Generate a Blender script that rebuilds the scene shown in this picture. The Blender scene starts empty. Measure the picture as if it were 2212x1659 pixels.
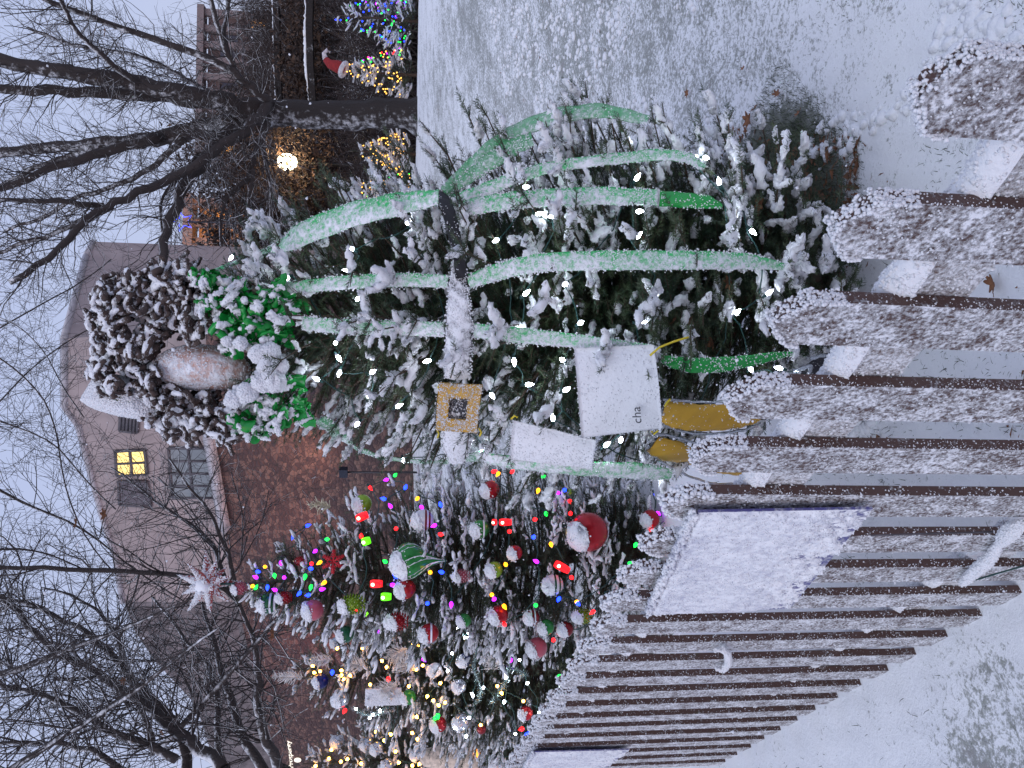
import bpy, math, random
import numpy as np
from mathutils import Vector, Matrix

# ---------------------------------------------------------------- camera
S = bpy.context.scene
F_PX = 1720.0                       # focal length, photograph measured 2212 px wide
TILT, ROLL = math.radians(7.22), math.radians(1.0)
CAM = np.array([0.0, 0.0, 1.6])
R_ = np.array([1.0, 0, 0]); U_ = np.array([0, math.sin(TILT), math.cos(TILT)]); FW = np.array([0, math.cos(TILT), -math.sin(TILT)])
XC = -math.cos(ROLL) * U_ + math.sin(ROLL) * R_
YC = math.cos(ROLL) * R_ + math.sin(ROLL) * U_
cd = bpy.data.cameras.new('camera'); cam = bpy.data.objects.new('camera', cd); S.collection.objects.link(cam)
cam.matrix_world = Matrix(((XC[0], YC[0], -FW[0], CAM[0]), (XC[1], YC[1], -FW[1], CAM[1]), (XC[2], YC[2], -FW[2], CAM[2]), (0, 0, 0, 1)))
cd.sensor_width = 36; cd.lens = 36 * F_PX / 2212; cd.clip_start = 0.05; cd.clip_end = 600
S.camera = cam

# ---------------------------------------------------------------- sky, light, exposure
W = bpy.data.worlds.new('World'); S.world = W; W.use_nodes = True
wt = W.node_tree; wt.nodes.clear()
wo = wt.nodes.new('ShaderNodeOutputWorld'); wb = wt.nodes.new('ShaderNodeBackground')
wb2 = wt.nodes.new('ShaderNodeBackground'); wadd = wt.nodes.new('ShaderNodeAddShader')
sky = wt.nodes.new('ShaderNodeTexSky'); sky.sky_type = 'NISHITA'; sky.sun_disc = False
sky.sun_elevation = math.radians(3); sky.sun_rotation = math.radians(200); sky.air_density = 1.5
wt.links.new(sky.outputs[0], wb.inputs[0]); wb.inputs[1].default_value = 0.05
wb2.inputs[0].default_value = (0.475, 0.545, 0.83, 1); wb2.inputs[1].default_value = 0.92   # flat overcast dusk cloud
wt.links.new(wb.outputs[0], wadd.inputs[0]); wt.links.new(wb2.outputs[0], wadd.inputs[1]); wt.links.new(wadd.outputs[0], wo.inputs[0])
sl = bpy.data.lights.new('sun', 'SUN'); so = bpy.data.objects.new('sun', sl); S.collection.objects.link(so)
sl.energy = 1.2; sl.angle = math.radians(50); sl.color = (0.90, 0.94, 1.0)
so.rotation_euler = Vector((0.45, 0.75, -0.75)).to_track_quat('-Z', 'Y').to_euler()
S.view_settings.view_transform = 'Standard'; S.view_settings.look = 'None'; S.view_settings.exposure = 0.0; S.view_settings.gamma = 1
try: S.cycles.max_bounces = 5; S.cycles.transparent_max_bounces = 6
except Exception: pass

rnd = random.Random(7); rng = np.random.default_rng(7)
def ray(x, y): return FW + XC * (x - 1106) / F_PX + YC * (829.5 - y) / F_PX
def P(x, y, Z): return CAM + Z * ray(x, y)
def V(*a): return np.array(a, float)
def nrm(v): v = np.asarray(v, float); return v / (np.linalg.norm(v) + 1e-12)
def smooth(t): t = np.clip(t, 0, 1); return t * t * (3 - 2 * t)

# ---------------------------------------------------------------- object helpers
COL = S.collection
def link(o, parent=None):
    COL.objects.link(o)
    if parent is not None: o.parent = parent; o.matrix_parent_inverse = parent.matrix_world.inverted()
    return o
def tag(o, label=None, cat=None, group=None, kind=None):
    if label: o['label'] = label
    if cat: o['category'] = cat
    if group: o['group'] = group
    if kind: o['kind'] = kind
    return o
def empty(name, loc, label, cat, group=None):
    o = bpy.data.objects.new(name, None); o.empty_display_size = 0.05; o.location = Vector(loc)
    o.matrix_world = Matrix.Translation(Vector(loc)); COL.objects.link(o)
    return tag(o, label, cat, group)
def mk(name, v, f, m, parent=None, sm=True, origin=None):
    """v (n,3) world coordinates, f (m,k) uniform polygons or a list of lists"""
    v = np.asarray(v, np.float32)
    if origin is None: origin = v.mean(0) if parent is None else np.zeros(3)
    if parent is not None: origin = np.array(parent_world(parent))
    me = bpy.data.meshes.new(name)
    vv = v - np.asarray(origin, np.float32)
    if isinstance(f, np.ndarray):
        n, k = f.shape
        me.vertices.add(len(v)); me.vertices.foreach_set('co', vv.ravel())
        me.loops.add(n * k); me.loops.foreach_set('vertex_index', f.astype(np.int32).ravel())
        me.polygons.add(n); me.polygons.foreach_set('loop_start', np.arange(0, n * k, k, dtype=np.int32))
        if sm: me.polygons.foreach_set('use_smooth', np.ones(n, bool))
        me.update(calc_edges=True)
    else:
        me.from_pydata(vv.tolist(), [], [list(map(int, q)) for q in f])
        if sm: me.polygons.foreach_set('use_smooth', np.ones(len(me.polygons), bool))
    if m is not None: me.materials.append(m)
    o = bpy.data.objects.new(name, me); COL.objects.link(o)
    if parent is None: o.location = Vector([float(q) for q in origin])
    else: o.parent = parent
    return o
def parent_world(o):
    p = Vector((0, 0, 0))
    while o is not None: p = p + o.location; o = o.parent
    return p
class MB:
    """collects triangles"""
    def __init__(s): s.v = []; s.f = []; s.n = 0
    def add(s, v, f):
        v = np.asarray(v, float).reshape(-1, 3); f = np.asarray(f, int)
        if f.ndim == 2 and f.shape[1] == 4: f = np.concatenate([f[:, [0, 1, 2]], f[:, [0, 2, 3]]])
        s.v.append(v); s.f.append(f + s.n); s.n += len(v); return s
    def arr(s): return np.concatenate(s.v), np.concatenate(s.f)
    def build(s, name, m, parent=None, sm=True, origin=None):
        if not s.v: return None
        v, f = s.arr(); return mk(name, v, f, m, parent, sm, origin)
    def tube(s, pts, rad, n=6, cap=True):
        pts = np.asarray(pts, float); k = len(pts)
        rad = np.full(k, rad) if np.isscalar(rad) else np.asarray(rad, float)
        tg = np.gradient(pts, axis=0); tg /= (np.linalg.norm(tg, axis=1)[:, None] + 1e-9)
        ref = V(0, 0, 1) if abs(tg[0][2]) < .9 else V(1, 0, 0)
        a = np.cross(tg, ref); a /= (np.linalg.norm(a, axis=1)[:, None] + 1e-9); b = np.cross(tg, a)
        th = np.linspace(0, 2 * math.pi, n, endpoint=False)
        v = pts[:, None] + rad[:, None, None] * (np.cos(th)[None, :, None] * a[:, None] + np.sin(th)[None, :, None] * b[:, None])
        i = np.arange(k - 1)[:, None] * n; j = np.arange(n)[None, :]; j2 = (j + 1) % n
        q = np.stack([i + j, i + j2, i + n + j2, i + n + j], -1).reshape(-1, 4)
        vv = v.reshape(-1, 3)
        if cap:
            c0, c1 = len(vv), len(vv) + 1
            vv = np.concatenate([vv, pts[:1], pts[-1:]])
            t1 = np.stack([np.full(n, c0), (np.arange(n) + 1) % n, np.arange(n)], -1)
            t2 = np.stack([np.full(n, c1), (k - 1) * n + np.arange(n), (k - 1) * n + (np.arange(n) + 1) % n], -1)
            q = np.concatenate([q[:, [0, 1, 2]], q[:, [0, 2, 3]], t1, t2])
        return s.add(vv, q)
    def box(s, c, dx, dy, dz, ax=None):
        """box centred at c with full sizes; ax: 3 axis rows"""
        ax = np.eye(3) if ax is None else np.asarray(ax, float)
        co = np.array([[i, j, k] for i in (-.5, .5) for j in (-.5, .5) for k in (-.5, .5)]) * [dx, dy, dz]
        v = np.asarray(c) + co @ ax
        f = np.array([[0, 1, 3, 2], [4, 6, 7, 5], [0, 4, 5, 1], [2, 3, 7, 6], [0, 2, 6, 4], [1, 5, 7, 3]])
        return s.add(v[f.ravel()], np.arange(24).reshape(6, 4))
    def prism(s, poly, ext):
        """closed polygon (n,3) extruded by vector ext, flat faces with own vertices"""
        poly = np.asarray(poly, float); n = len(poly); q = poly + np.asarray(ext)
        c0, c1 = poly.mean(0), q.mean(0); V_, F_ = [], []
        for i in range(n):
            j = (i + 1) % n
            b = len(V_); V_ += [poly[i], poly[j], c0]; F_.append([b, b + 1, b + 2])
            b = len(V_); V_ += [q[i], q[j], c1]; F_.append([b + 1, b, b + 2])
            b = len(V_); V_ += [poly[i], q[i], q[j], poly[j]]; F_ += [[b, b + 1, b + 2], [b, b + 2, b + 3]]
        return s.add(V_, np.array(F_))
    def ball(s, c, r, n=12, m=8, noise=0, scale=(1, 1, 1), ax=None, seed=0):
        th = np.linspace(0, math.pi, m + 1)[:, None]; ph = np.linspace(0, 2 * math.pi, n, endpoint=False)[None]
        d = np.stack([np.sin(th) * np.cos(ph), np.sin(th) * np.sin(ph), np.cos(th) * np.ones_like(ph)], -1).reshape(-1, 3)
        v = d * (1 + noise * wob(d * 3.1, seed))[:, None] * r * np.asarray(scale)
        if ax is not None: v = v @ np.asarray(ax)
        i = np.arange(m)[:, None] * n; j = np.arange(n)[None]; j2 = (j + 1) % n
        q = np.stack([i + j, i + n + j, i + n + j2, i + j2], -1).reshape(-1, 4)
        return s.add(v + np.asarray(c), q)
def wob(p, seed=0):
    r = np.random.default_rng(int(seed) + 11); out = np.zeros(len(p))
    for k in range(6):
        w = r.normal(size=3) * (1 + k * .6); out += np.sin(p @ w + r.uniform(0, 6.28)) / (1 + k * .4)
    return out / 3.0
OCT_V = np.array([[1, 0, 0], [-1, 0, 0], [0, 1, 0], [0, -1, 0], [0, 0, 1], [0, 0, -1]], float)
OCT_F = np.array([[0, 2, 4], [2, 1, 4], [1, 3, 4], [3, 0, 4], [2, 0, 5], [1, 2, 5], [3, 1, 5], [0, 3, 5]])
def blobs(mb, pts, size, lo=.5, hi=1.5):
    """many small irregular grains of snow at pts"""
    pts = np.asarray(pts); n = len(pts)
    if n == 0: return mb
    s = rng.uniform(lo, hi, (n, 1, 1)) * size * rng.uniform(.65, 1.35, (n, 6, 1))
    A = rng.normal(size=(n, 3, 3)); Q, _ = np.linalg.qr(A)
    v = np.einsum('vi,nij->nvj', OCT_V, Q) * s + pts[:, None]
    f = OCT_F[None] + (np.arange(n) * 6)[:, None, None]
    return mb.add(v.reshape(-1, 3), f.reshape(-1, 3))
def on_tris(v, f, n):
    a, b, c = v[f[:, 0]], v[f[:, 1]], v[f[:, 2]]
    cr = np.cross(b - a, c - a); ar = np.linalg.norm(cr, axis=1); nn = cr / (ar[:, None] + 1e-12)
    i = rng.choice(len(f), n, p=ar / ar.sum()); r1, r2 = np.sqrt(rng.random(n))[:, None], rng.random(n)[:, None]
    return a[i] * (1 - r1) + b[i] * r1 * (1 - r2) + c[i] * r1 * r2, nn[i]

# ---------------------------------------------------------------- materials
def newmat(name):
    m = bpy.data.materials.new(name); m.use_nodes = True; nt = m.node_tree
    b = nt.nodes['Principled BSDF']; return m, nt, b
def N(nt, t, **k):
    n = nt.nodes.new(t)
    for a, v in k.items():
        if a.startswith('i_'): n.inputs[int(a[2:]) if a[2:].isdigit() else a[2:]].default_value = v
        else: setattr(n, a, v)
    return n
def noise(nt, scale, detail=4, rough=.6, vec=None, dist=0):
    n = N(nt, 'ShaderNodeTexNoise'); n.inputs['Scale'].default_value = scale; n.inputs['Detail'].default_value = detail
    n.inputs['Roughness'].default_value = rough; n.inputs['Distortion'].default_value = dist
    if vec is None: vec = N(nt, 'ShaderNodeNewGeometry').outputs['Position']
    nt.links.new(vec, n.inputs['Vector']); return n.outputs['Fac']
def math_(nt, op, a, b=0.0, c=None):
    n = N(nt, 'ShaderNodeMath', operation=op)
    for i, q in enumerate((a, b, c)):
        if q is None: continue
        if isinstance(q, (int, float)): n.inputs[i].default_value = q
        else: nt.links.new(q, n.inputs[i])
    return n.outputs[0]
def ramp(nt, x, lo, hi):
    n = N(nt, 'ShaderNodeMapRange', interpolation_type='SMOOTHSTEP'); nt.links.new(x, n.inputs[0])
    n.inputs[1].default_value = lo; n.inputs[2].default_value = hi; return n.outputs[0]
def mix(nt, fac, a, b):
    n = N(nt, 'ShaderNodeMix', data_type='RGBA')
    if isinstance(fac, (int, float)): n.inputs[0].default_value = fac
    else: nt.links.new(fac, n.inputs[0])
    for i, q in ((6, a), (7, b)):
        if isinstance(q, tuple): n.inputs[i].default_value = (*q[:3], 1)
        else: nt.links.new(q, n.inputs[i])
    return n.outputs[2]
def bump(nt, b, h, strength=.5, dist=.01):
    n = N(nt, 'ShaderNodeBump'); n.inputs['Strength'].default_value = strength; n.inputs['Distance'].default_value = dist
    nt.links.new(h, n.inputs['Height']); nt.links.new(n.outputs[0], b.inputs['Normal'])
def plain(name, col, rough=.6, metal=0, var=.25, scale=30, bmp=0, alpha=1, trans=0):
    m, nt, b = newmat(name); nz = noise(nt, scale, 3)
    c2 = tuple(q * (1 - var) for q in col); c1 = tuple(min(1, q * (1 + var)) for q in col)
    nt.links.new(mix(nt, ramp(nt, nz, .3, .7), c2, c1), b.inputs['Base Color'])
    b.inputs['Roughness'].default_value = rough; b.inputs['Metallic'].default_value = metal
    if bmp: bump(nt, b, nz, .6, bmp)
    if trans: b.inputs['Transmission Weight'].default_value = trans
    if alpha < 1: b.inputs['Alpha'].default_value = alpha
    return m
SNOWC = (.80, .81, .835)
def snowmat(name='snow', sc=90, col=SNOWC, b=.006):
    m, nt, bs = newmat(name); nz = noise(nt, sc, 5, .7)
    nt.links.new(mix(nt, nz, tuple(q * .9 for q in col), tuple(min(1, q * 1.08) for q in col)), bs.inputs['Base Color'])
    bs.inputs['Roughness'].default_value = .75; bump(nt, bs, nz, .7, b)
    bs.inputs['Subsurface Weight'].default_value = 0.0
    return m
def frosted(name, base, amt=.5, scale=120, wind=(-.75, -.6, .25), k=.35, rough=.6, base2=None, metal=0, alpha=1, grain=0, soft=.07, ridge=0):
    """a surface with blown snow stuck to the side that faces the wind: amt is the share covered"""
    m, nt, b = newmat(name); g = N(nt, 'ShaderNodeNewGeometry')
    nz = noise(nt, scale, 5, .65); n2 = noise(nt, scale * .18, 3)
    w = nrm(wind); dp = N(nt, 'ShaderNodeVectorMath', operation='DOT_PRODUCT'); nt.links.new(g.outputs['Normal'], dp.inputs[0]); dp.inputs[1].default_value = tuple(w)
    x = math_(nt, 'ADD', math_(nt, 'MULTIPLY', nz, .75), math_(nt, 'MULTIPLY', n2, .4))
    x = math_(nt, 'ADD', x, math_(nt, 'MULTIPLY', dp.outputs['Value'], k))
    x = math_(nt, 'ADD', x, (amt - .5) * .6 - .585 - k * .85)
    msk = ramp(nt, x, -soft, soft)
    if base2 is None: base2 = tuple(q * .6 for q in base)
    if grain:
        wv = N(nt, 'ShaderNodeTexWave', wave_type='BANDS', bands_direction='X'); wv.inputs['Scale'].default_value = grain; wv.inputs['Distortion'].default_value = 6
        wv.inputs['Detail'].default_value = 4; nt.links.new(g.outputs['Position'], wv.inputs['Vector']); cm = mix(nt, wv.outputs['Fac'], base, base2)
    else: cm = mix(nt, n2, base, base2)
    nt.links.new(mix(nt, msk, cm, SNOWC), b.inputs['Base Color'])
    rr = N(nt, 'ShaderNodeMapRange'); nt.links.new(msk, rr.inputs[0]); rr.inputs[3].default_value = rough; rr.inputs[4].default_value = .8
    nt.links.new(rr.outputs[0], b.inputs['Roughness'])
    if metal:
        mm = N(nt, 'ShaderNodeMapRange'); nt.links.new(msk, mm.inputs[0]); mm.inputs[3].default_value = metal; mm.inputs[4].default_value = 0; nt.links.new(mm.outputs[0], b.inputs['Metallic'])
    hh = math_(nt, 'MULTIPLY', msk, math_(nt, 'ADD', nz, .5))
    if ridge:
        mp = N(nt, 'ShaderNodeMapping'); nt.links.new(g.outputs['Position'], mp.inputs[0]); mp.inputs['Scale'].default_value = (1, 1, .16)
        rg = noise(nt, ridge, 4, .7, mp.outputs[0], .6); bump(nt, b, math_(nt, 'ADD', rg, math_(nt, 'MULTIPLY', hh, .2)), 1.0, .6 / ridge)
    else: bump(nt, b, hh, .8, .004)
    if alpha < 1:
        aa = N(nt, 'ShaderNodeMapRange'); nt.links.new(msk, aa.inputs[0]); aa.inputs[3].default_value = alpha; aa.inputs[4].default_value = 1; nt.links.new(aa.outputs[0], b.inputs['Alpha'])
    return m
def glow(name, col, st, body=None):
    m, nt, b = newmat(name); b.inputs['Base Color'].default_value = (*(body or col), 1)
    b.inputs['Emission Color'].default_value = (*col, 1); b.inputs['Emission Strength'].default_value = st; b.inputs['Roughness'].default_value = .3
    return m
SNOW = snowmat(); SNOWF = snowmat('snow_fine', 220, b=.003)
WOOD = frosted('frosted_brown_wood', (.085, .043, .036), .50, 150, (-.8, -.55, .1), .17, base2=(.06, .028, .018), soft=.12)
WOODR = frosted('frosted_rail_wood', (.13, .058, .032), .60, 170, (-.8, -.55, .3), .20, base2=(.06, .028, .018), soft=.16)
RIB = frosted('green_ribbon', (.02, .46, .10), 0.60, 75, (-.5, -.6, .5), .22, .3, soft=.15, base2=(.08, .60, .20), alpha=.95)
RIBL = frosted('thin_green_ribbon', (.06, .42, .14), 0.46, 70, (-.5, -.6, .5), .15, .35, soft=.15, base2=(.15, .5, .22), alpha=.55)
RIBG = frosted('bare_green_ribbon', (.01, .26, .04), 0.28, 150, (-.5, -.6, .5), .2, .25, base2=(.03, .36, .08))
BELT = frosted('snowy_belt_cloth', (.014, .011, .014), 0.86, 60, (-.8, -.4, .5), .3, .5, soft=.14)
BELTD = frosted('black_belt_cloth', (.014, .011, .014), 0.36, 60, (-.8, -.4, .5), .3, .5, soft=.14)
GOLD = frosted('gold_felt', (.55, .30, .03), 0.42, 150, (-.6, -.5, .5), .15, .5, base2=(.45, .25, .02))
YEL = frosted('yellow_felt', (.62, .36, .035), 0.24, 150, (-.6, -.5, .5), .2, .55, base2=(.52, .29, .03))
SIGNSN = frosted('sign_snow', (.40, .41, .52), 0.70, 55, (-.5, -.7, .6), .12, .6, base2=(.48, .49, .58), soft=.20)
YARNF = frosted('brown_wool', (.100, .068, .056), 0.54, 110, (-.3, -.5, .8), .30, .9, base2=(.045, .030, .026), soft=.12)
DARKF = frosted('dark_felt', (.03, .03, .04), 0.38, 120, (-.6, -.5, .4), .2, .7)
SILV = plain('silver_glitter', (.55, .58, .62), .3, .9, .6, 600)
BOARD = frosted('snowed_white_board', (.60, .62, .68), 0.92, 60, (-.5, -.7, .3), .3, .5, base2=(.45, .47, .55))
SIGNM = frosted('snowed_blue_sign', (.06, .055, .20), 0.46, 90, (-.5, -.7, .6), .1, .5, base2=(.10, .095, .26), soft=.14)
BARK = frosted('dark_bark', (.052, .040, .036), .54, 10, (-.45, -.35, .82), .34, .9, base2=(.030, .023, .022), soft=.12, ridge=14)
BARKT = frosted('wet_bark', (.030, .023, .021), .38, 9, (-.75, -.2, .6), .20, .9, base2=(.016, .012, .011), soft=.16, ridge=9)
TWIG = plain('fir_bark', (.07, .045, .03), .9)
LEAF = plain('dead_oak_leaf', (.17, .07, .03), .8, 0, .5, 60)
WIREG = plain('green_wire', (.01, .05, .045), .5)
GRASS = plain('grass_blade', (.035, .05, .018), .8, 0, .5, 40)
def needles(name, c1, c2, frost):
    m, nt, b = newmat(name); nz = noise(nt, 9, 3); n2 = noise(nt, 160, 3, .7)
    c = mix(nt, ramp(nt, nz, .35, .65), c1, c2); nt.links.new(mix(nt, ramp(nt, n2, 1 - frost - .1, 1 - frost + .1), c, SNOWC), b.inputs['Base Color'])
    b.inputs['Roughness'].default_value = .5; return m
NEED = needles('fir_needles', (.016, .040, .020), (.065, .092, .040), .17)
NEEDF = needles('frosted_fir_needles', (.024, .042, .024), (.070, .088, .045), .27)
# ---------------------------------------------------------------- layout frame: the picket fence
VPD = ray(890, 2039); D_ = nrm(V(VPD[0], VPD[1], 0)); NB = V(D_[1], -D_[0], 0)    # fence direction, direction away behind it
if NB[1] < 0: NB = -NB
def ghit(x, y, z=0.0): r = ray(x, y); t = (z - CAM[2]) / r[2]; return CAM + t * r
_b1, _b2 = ghit(2205, 1273), ghit(1895, 1469)
PERP = float((_b1 @ NB + _b2 @ NB) / 2)
def fhit(x, y, off=0.0): r = ray(x, y); t = (PERP + off - CAM @ NB) / (r @ NB); return CAM + t * r
def fpt(s, z, off=0.0): return D_ * s + NB * (PERP + off) + V(0, 0, z)
FTOP = float((fhit(1953, 222)[2] + fhit(1440, 1099)[2]) / 2)
print('fence', D_, NB, PERP, _b1 @ NB, _b2 @ NB, 'top', fhit(1953, 222)[2], fhit(1675, 722)[2], fhit(1440, 1099)[2], fhit(1290,1375)[2])

def gheight(x, y):
    s = x * NB[0] + y * NB[1] - PERP
    h = 1.575 * smooth((s - 1.1) / 11.0)
    h = h + 9.0 * smooth((y - 25) / 26.0) * smooth((x * .98 + y * .15 - 0.5) / 6)
    h = h + .012 * wob(np.stack([x * 2.3, y * 2.3, 0 * x], -1).reshape(-1, 3), 3).reshape(np.shape(x)) * np.minimum(1, y / 2 + 1)
    return h
def gz(x, y): return float(gheight(np.array([x]), np.array([y]))[0])

# ---------------------------------------------------------------- ground: one sheet of thin wet snow over grass
def ground():
    ny, nx = 430, 460
    y = -1.2 + (np.exp(np.linspace(0, math.log(140), ny)) - 1) * 1.1
    s = np.linspace(-1, 1, nx); s = np.sign(s) * np.abs(s) ** 1.15
    X = s[None] * (y[:, None] + 2.4) * 1.5; Y = np.repeat(y[:, None], nx, 1)
    Z = gheight(X, Y)
    fine = np.clip(1 - (Y - 1) / 9, 0, 1)
    pts = np.stack([X * 16, Y * 16, 0 * X], -1).reshape(-1, 3)
    Z = Z + .009 * fine * wob(pts, 5).reshape(X.shape) + .004 * fine * wob(pts * 2.7, 8).reshape(X.shape)
    v = np.stack([X, Y, Z], -1).reshape(-1, 3); i = (np.arange(ny - 1) * nx)[:, None]; j = np.arange(nx - 1)[None]
    f = np.stack([i + j, i + j + 1, i + nx + j + 1, i + nx + j], -1).reshape(-1, 4)
    m, nt, b = newmat('snow_over_grass'); g = N(nt, 'ShaderNodeNewGeometry'); pos = g.outputs['Position']
    big = noise(nt, .55, 3, .5); med = noise(nt, 5, 4, .6); fin = noise(nt, 42, 5, .75); fin2 = noise(nt, 130, 3, .7)
    # share of grass showing: little in front of the fence, more across the open lawn, all of it under the fir
    d = N(nt, 'ShaderNodeVectorMath', operation='DOT_PRODUCT'); nt.links.new(pos, d.inputs[0]); d.inputs[1].default_value = tuple(NB)
    back = ramp(nt, math_(nt, 'SUBTRACT', d.outputs['Value'], PERP), .9, 3.0)
    far = ramp(nt, math_(nt, 'SUBTRACT', d.outputs['Value'], PERP), 7.5, 11.0)
    # bare oval of grass under the tree
    c = ghit(1690, 400)
    df = N(nt, 'ShaderNodeVectorMath', operation='SUBTRACT'); nt.links.new(pos, df.inputs[0]); df.inputs[1].default_value = (c[0] - .10, c[1] + .02, 0)
    sc = N(nt, 'ShaderNodeVectorMath', operation='MULTIPLY'); nt.links.new(df.outputs[0], sc.inputs[0]); sc.inputs[1].default_value = (2.3, 1.75, 0)
    ln = N(nt, 'ShaderNodeVectorMath', operation='LENGTH'); nt.links.new(sc.outputs[0], ln.inputs[0])
    bare = ramp(nt, math_(nt, 'ADD', ln.outputs['Value'], math_(nt, 'MULTIPLY', med, .7)), 1.45, .95)
    lev = math_(nt, 'ADD', math_(nt, 'MULTIPLY', fin, .7), math_(nt, 'MULTIPLY', fin2, .3))
    lev = math_(nt, 'ADD', lev, math_(nt, 'MULTIPLY', med, .34)); lev = math_(nt, 'ADD', lev, math_(nt, 'MULTIPLY', big, .25))
    lev = math_(nt, 'ADD', lev, math_(nt, 'SUBTRACT', math_(nt, 'MULTIPLY', back, .135), .055)); lev = math_(nt, 'SUBTRACT', lev, math_(nt, 'MULTIPLY', far, .06))
    lev = math_(nt, 'ADD', lev, math_(nt, 'MULTIPLY', bare, .5))
    c2 = ghit(2170, 1600); d2 = N(nt, 'ShaderNodeVectorMath', operation='DISTANCE'); nt.links.new(pos, d2.inputs[0]); d2.inputs[1].default_value = (c2[0], c2[1], 0)
    lev = math_(nt, 'ADD', lev, math_(nt, 'MULTIPLY', ramp(nt, d2.outputs['Value'], .42, .10), .15))
    msk = ramp(nt, lev, .80, .96)
    gc = mix(nt, ramp(nt, fin2, .4, .6), (.015, .02, .009), (.07, .085, .03)); gc = mix(nt, ramp(nt, med, .6, .75), gc, (.07, .045, .03))
    sn = mix(nt, fin, tuple(q * .96 for q in SNOWC), tuple(min(.93, q * 1.14) for q in SNOWC))
    nt.links.new(mix(nt, math_(nt, 'MULTIPLY', msk, math_(nt, 'ADD', .70, math_(nt, 'MULTIPLY', bare, .28))), sn, gc), b.inputs['Base Color'])
    b.inputs['Roughness'].default_value = .8
    sx = N(nt, 'ShaderNodeSeparateXYZ'); nt.links.new(pos, sx.inputs[0]); hl = ramp(nt, sx.outputs[1], 23.5, 26.0); hn = noise(nt, 1.6, 5, .7)
    hill = math_(nt, 'MULTIPLY', hl, ramp(nt, hn, .62, .50)); old = b.inputs['Base Color'].links[0].from_socket
    nt.links.new(mix(nt, hill, old, (.040, .028, .024)), b.inputs['Base Color'])
    bump(nt, b, math_(nt, 'SUBTRACT', math_(nt, 'ADD', fin, math_(nt, 'MULTIPLY', fin2, .4)), math_(nt, 'MULTIPLY', msk, .35)), .55, .014)
    tag(mk('ground', v, f, m, origin=(0, 0, 0)), kind='structure')
ground()

# grass blades poking through
def blades(name, n, pick, ln, label):
    mb = MB(); p = pick(n); z = gheight(p[:, 0], p[:, 1]); base = np.stack([p[:, 0], p[:, 1], z - .004], -1)
    a = rng.uniform(0, 6.28, len(p)); lean = rng.uniform(.3, 1.6, len(p)); L = rng.uniform(.5, 1.3, len(p)) * ln
    d = np.stack([np.cos(a) * lean, np.sin(a) * lean, np.ones_like(a)], -1); d /= np.linalg.norm(d, axis=1)[:, None]
    w = np.stack([-np.sin(a), np.cos(a), 0 * a], -1) * .0011
    mid = base + d * L[:, None] * .55; tip = base + d * L[:, None] + np.stack([np.cos(a), np.sin(a), -.5 + 0 * a], -1) * (L * .25)[:, None]
    v = np.stack([base - w, base + w, mid + w * .8, mid - w * .8, tip], 1).reshape(-1, 3)
    i = (np.arange(len(p)) * 5)[:, None]
    f = np.concatenate([i + [[0, 1, 2]], i + [[0, 2, 3]], i + [[3, 2, 4]]])
    mb.add(v, f); tag(mb.build(name, GRASS, sm=False, origin=(0, 0, 0)), kind='stuff', label=label)
def pick_lawn(n):
    y = 1.0 + rng.random(n * 2) ** 1.5 * 6; x = (rng.random(n * 2) * 1.5 - .45) * y * .62
    k = (wob(np.stack([x * 3, y * 3, 0 * x], -1), 21) > -.15) & (x * NB[0] + y * NB[1] - PERP > .1)
    return np.stack([x, y], -1)[k][:n]
blades('grass', 9000, pick_lawn, .022, 'thin dark grass blades poking through the snow on the lawn')
BC = ghit(1690, 400)
def pick_bare(n):
    a = rng.random(n) * 6.28; r = np.minimum(rng.random(n) ** .75, 1.2) * .50 * (1 + .25 * wob(np.stack([np.cos(a) * 3, np.sin(a) * 3, 0 * a], -1), 9))
    return np.stack([BC[0] - .1 + np.cos(a) * r, BC[1] + .02 + np.sin(a) * r * 1.25], -1)
blades('bare_grass', 12000, pick_bare, .034, 'snow-free green grass under the right side of the big fir')
def pick_front(n):
    y = rng.uniform(.6, 3.6, n * 3); x = rng.uniform(-2.6, .6, n * 3)
    k = (x * NB[0] + y * NB[1] - PERP < -.05)
    return np.stack([x, y], -1)[k][:n]
blades('front_grass', 600, pick_front, .024, 'sparse grass tips poking through the snow in front of the fence')

# loose clods of snow, and crumbs of dead leaf, on the lawn behind the fence
def scatter(name, n, m, s0, s1, seed, thr, label, flat=.6, xr=(-.1, .62), yr=(1.5, 8), grainy=False):
    y = yr[0] + rng.random(n) ** 1.4 * (yr[1] - yr[0]); x = y * rng.uniform(xr[0], xr[1], n); k = (wob(np.stack([x * 2.2, y * 2.2, 0 * x], -1), seed) > thr) & (x * NB[0] + y * NB[1] - PERP > .15); x, y = x[k], y[k]; z = gheight(x, y); mb = MB()
    for i in range(len(x)):
        r = rnd.uniform(s0, s1)
        if grainy: d = rng.normal(size=(3, 3)) * r; d[:, 2] *= .3; mb.add(V(x[i], y[i], z[i] + .006) + d, [[0, 1, 2]])
        else: mb.ball(V(x[i], y[i], z[i] + .001), r, 8, 6, .28, (rnd.uniform(.8, 1.5), rnd.uniform(.8, 1.5), flat), seed=i)
    tag(mb.build(name, m, origin=(0, 0, 0)), label, kind='stuff')
scatter('snow_clods', 9000, SNOW, .006, .024, 5, .12, 'loose clods of wet snow on the lawn behind the fence', .75)
scatter('leaf_litter', 2600, LEAF, .005, .013, 12, .25, 'crumbs of dead brown leaves in the snow of the lawn', grainy=True)
scatter('leaf_litter', 700, LEAF, .008, .018, 12, -2, 'dead brown leaves littering the bare grass under the big fir', grainy=True, xr=(.20, .34), yr=(2.7, 3.9))
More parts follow.
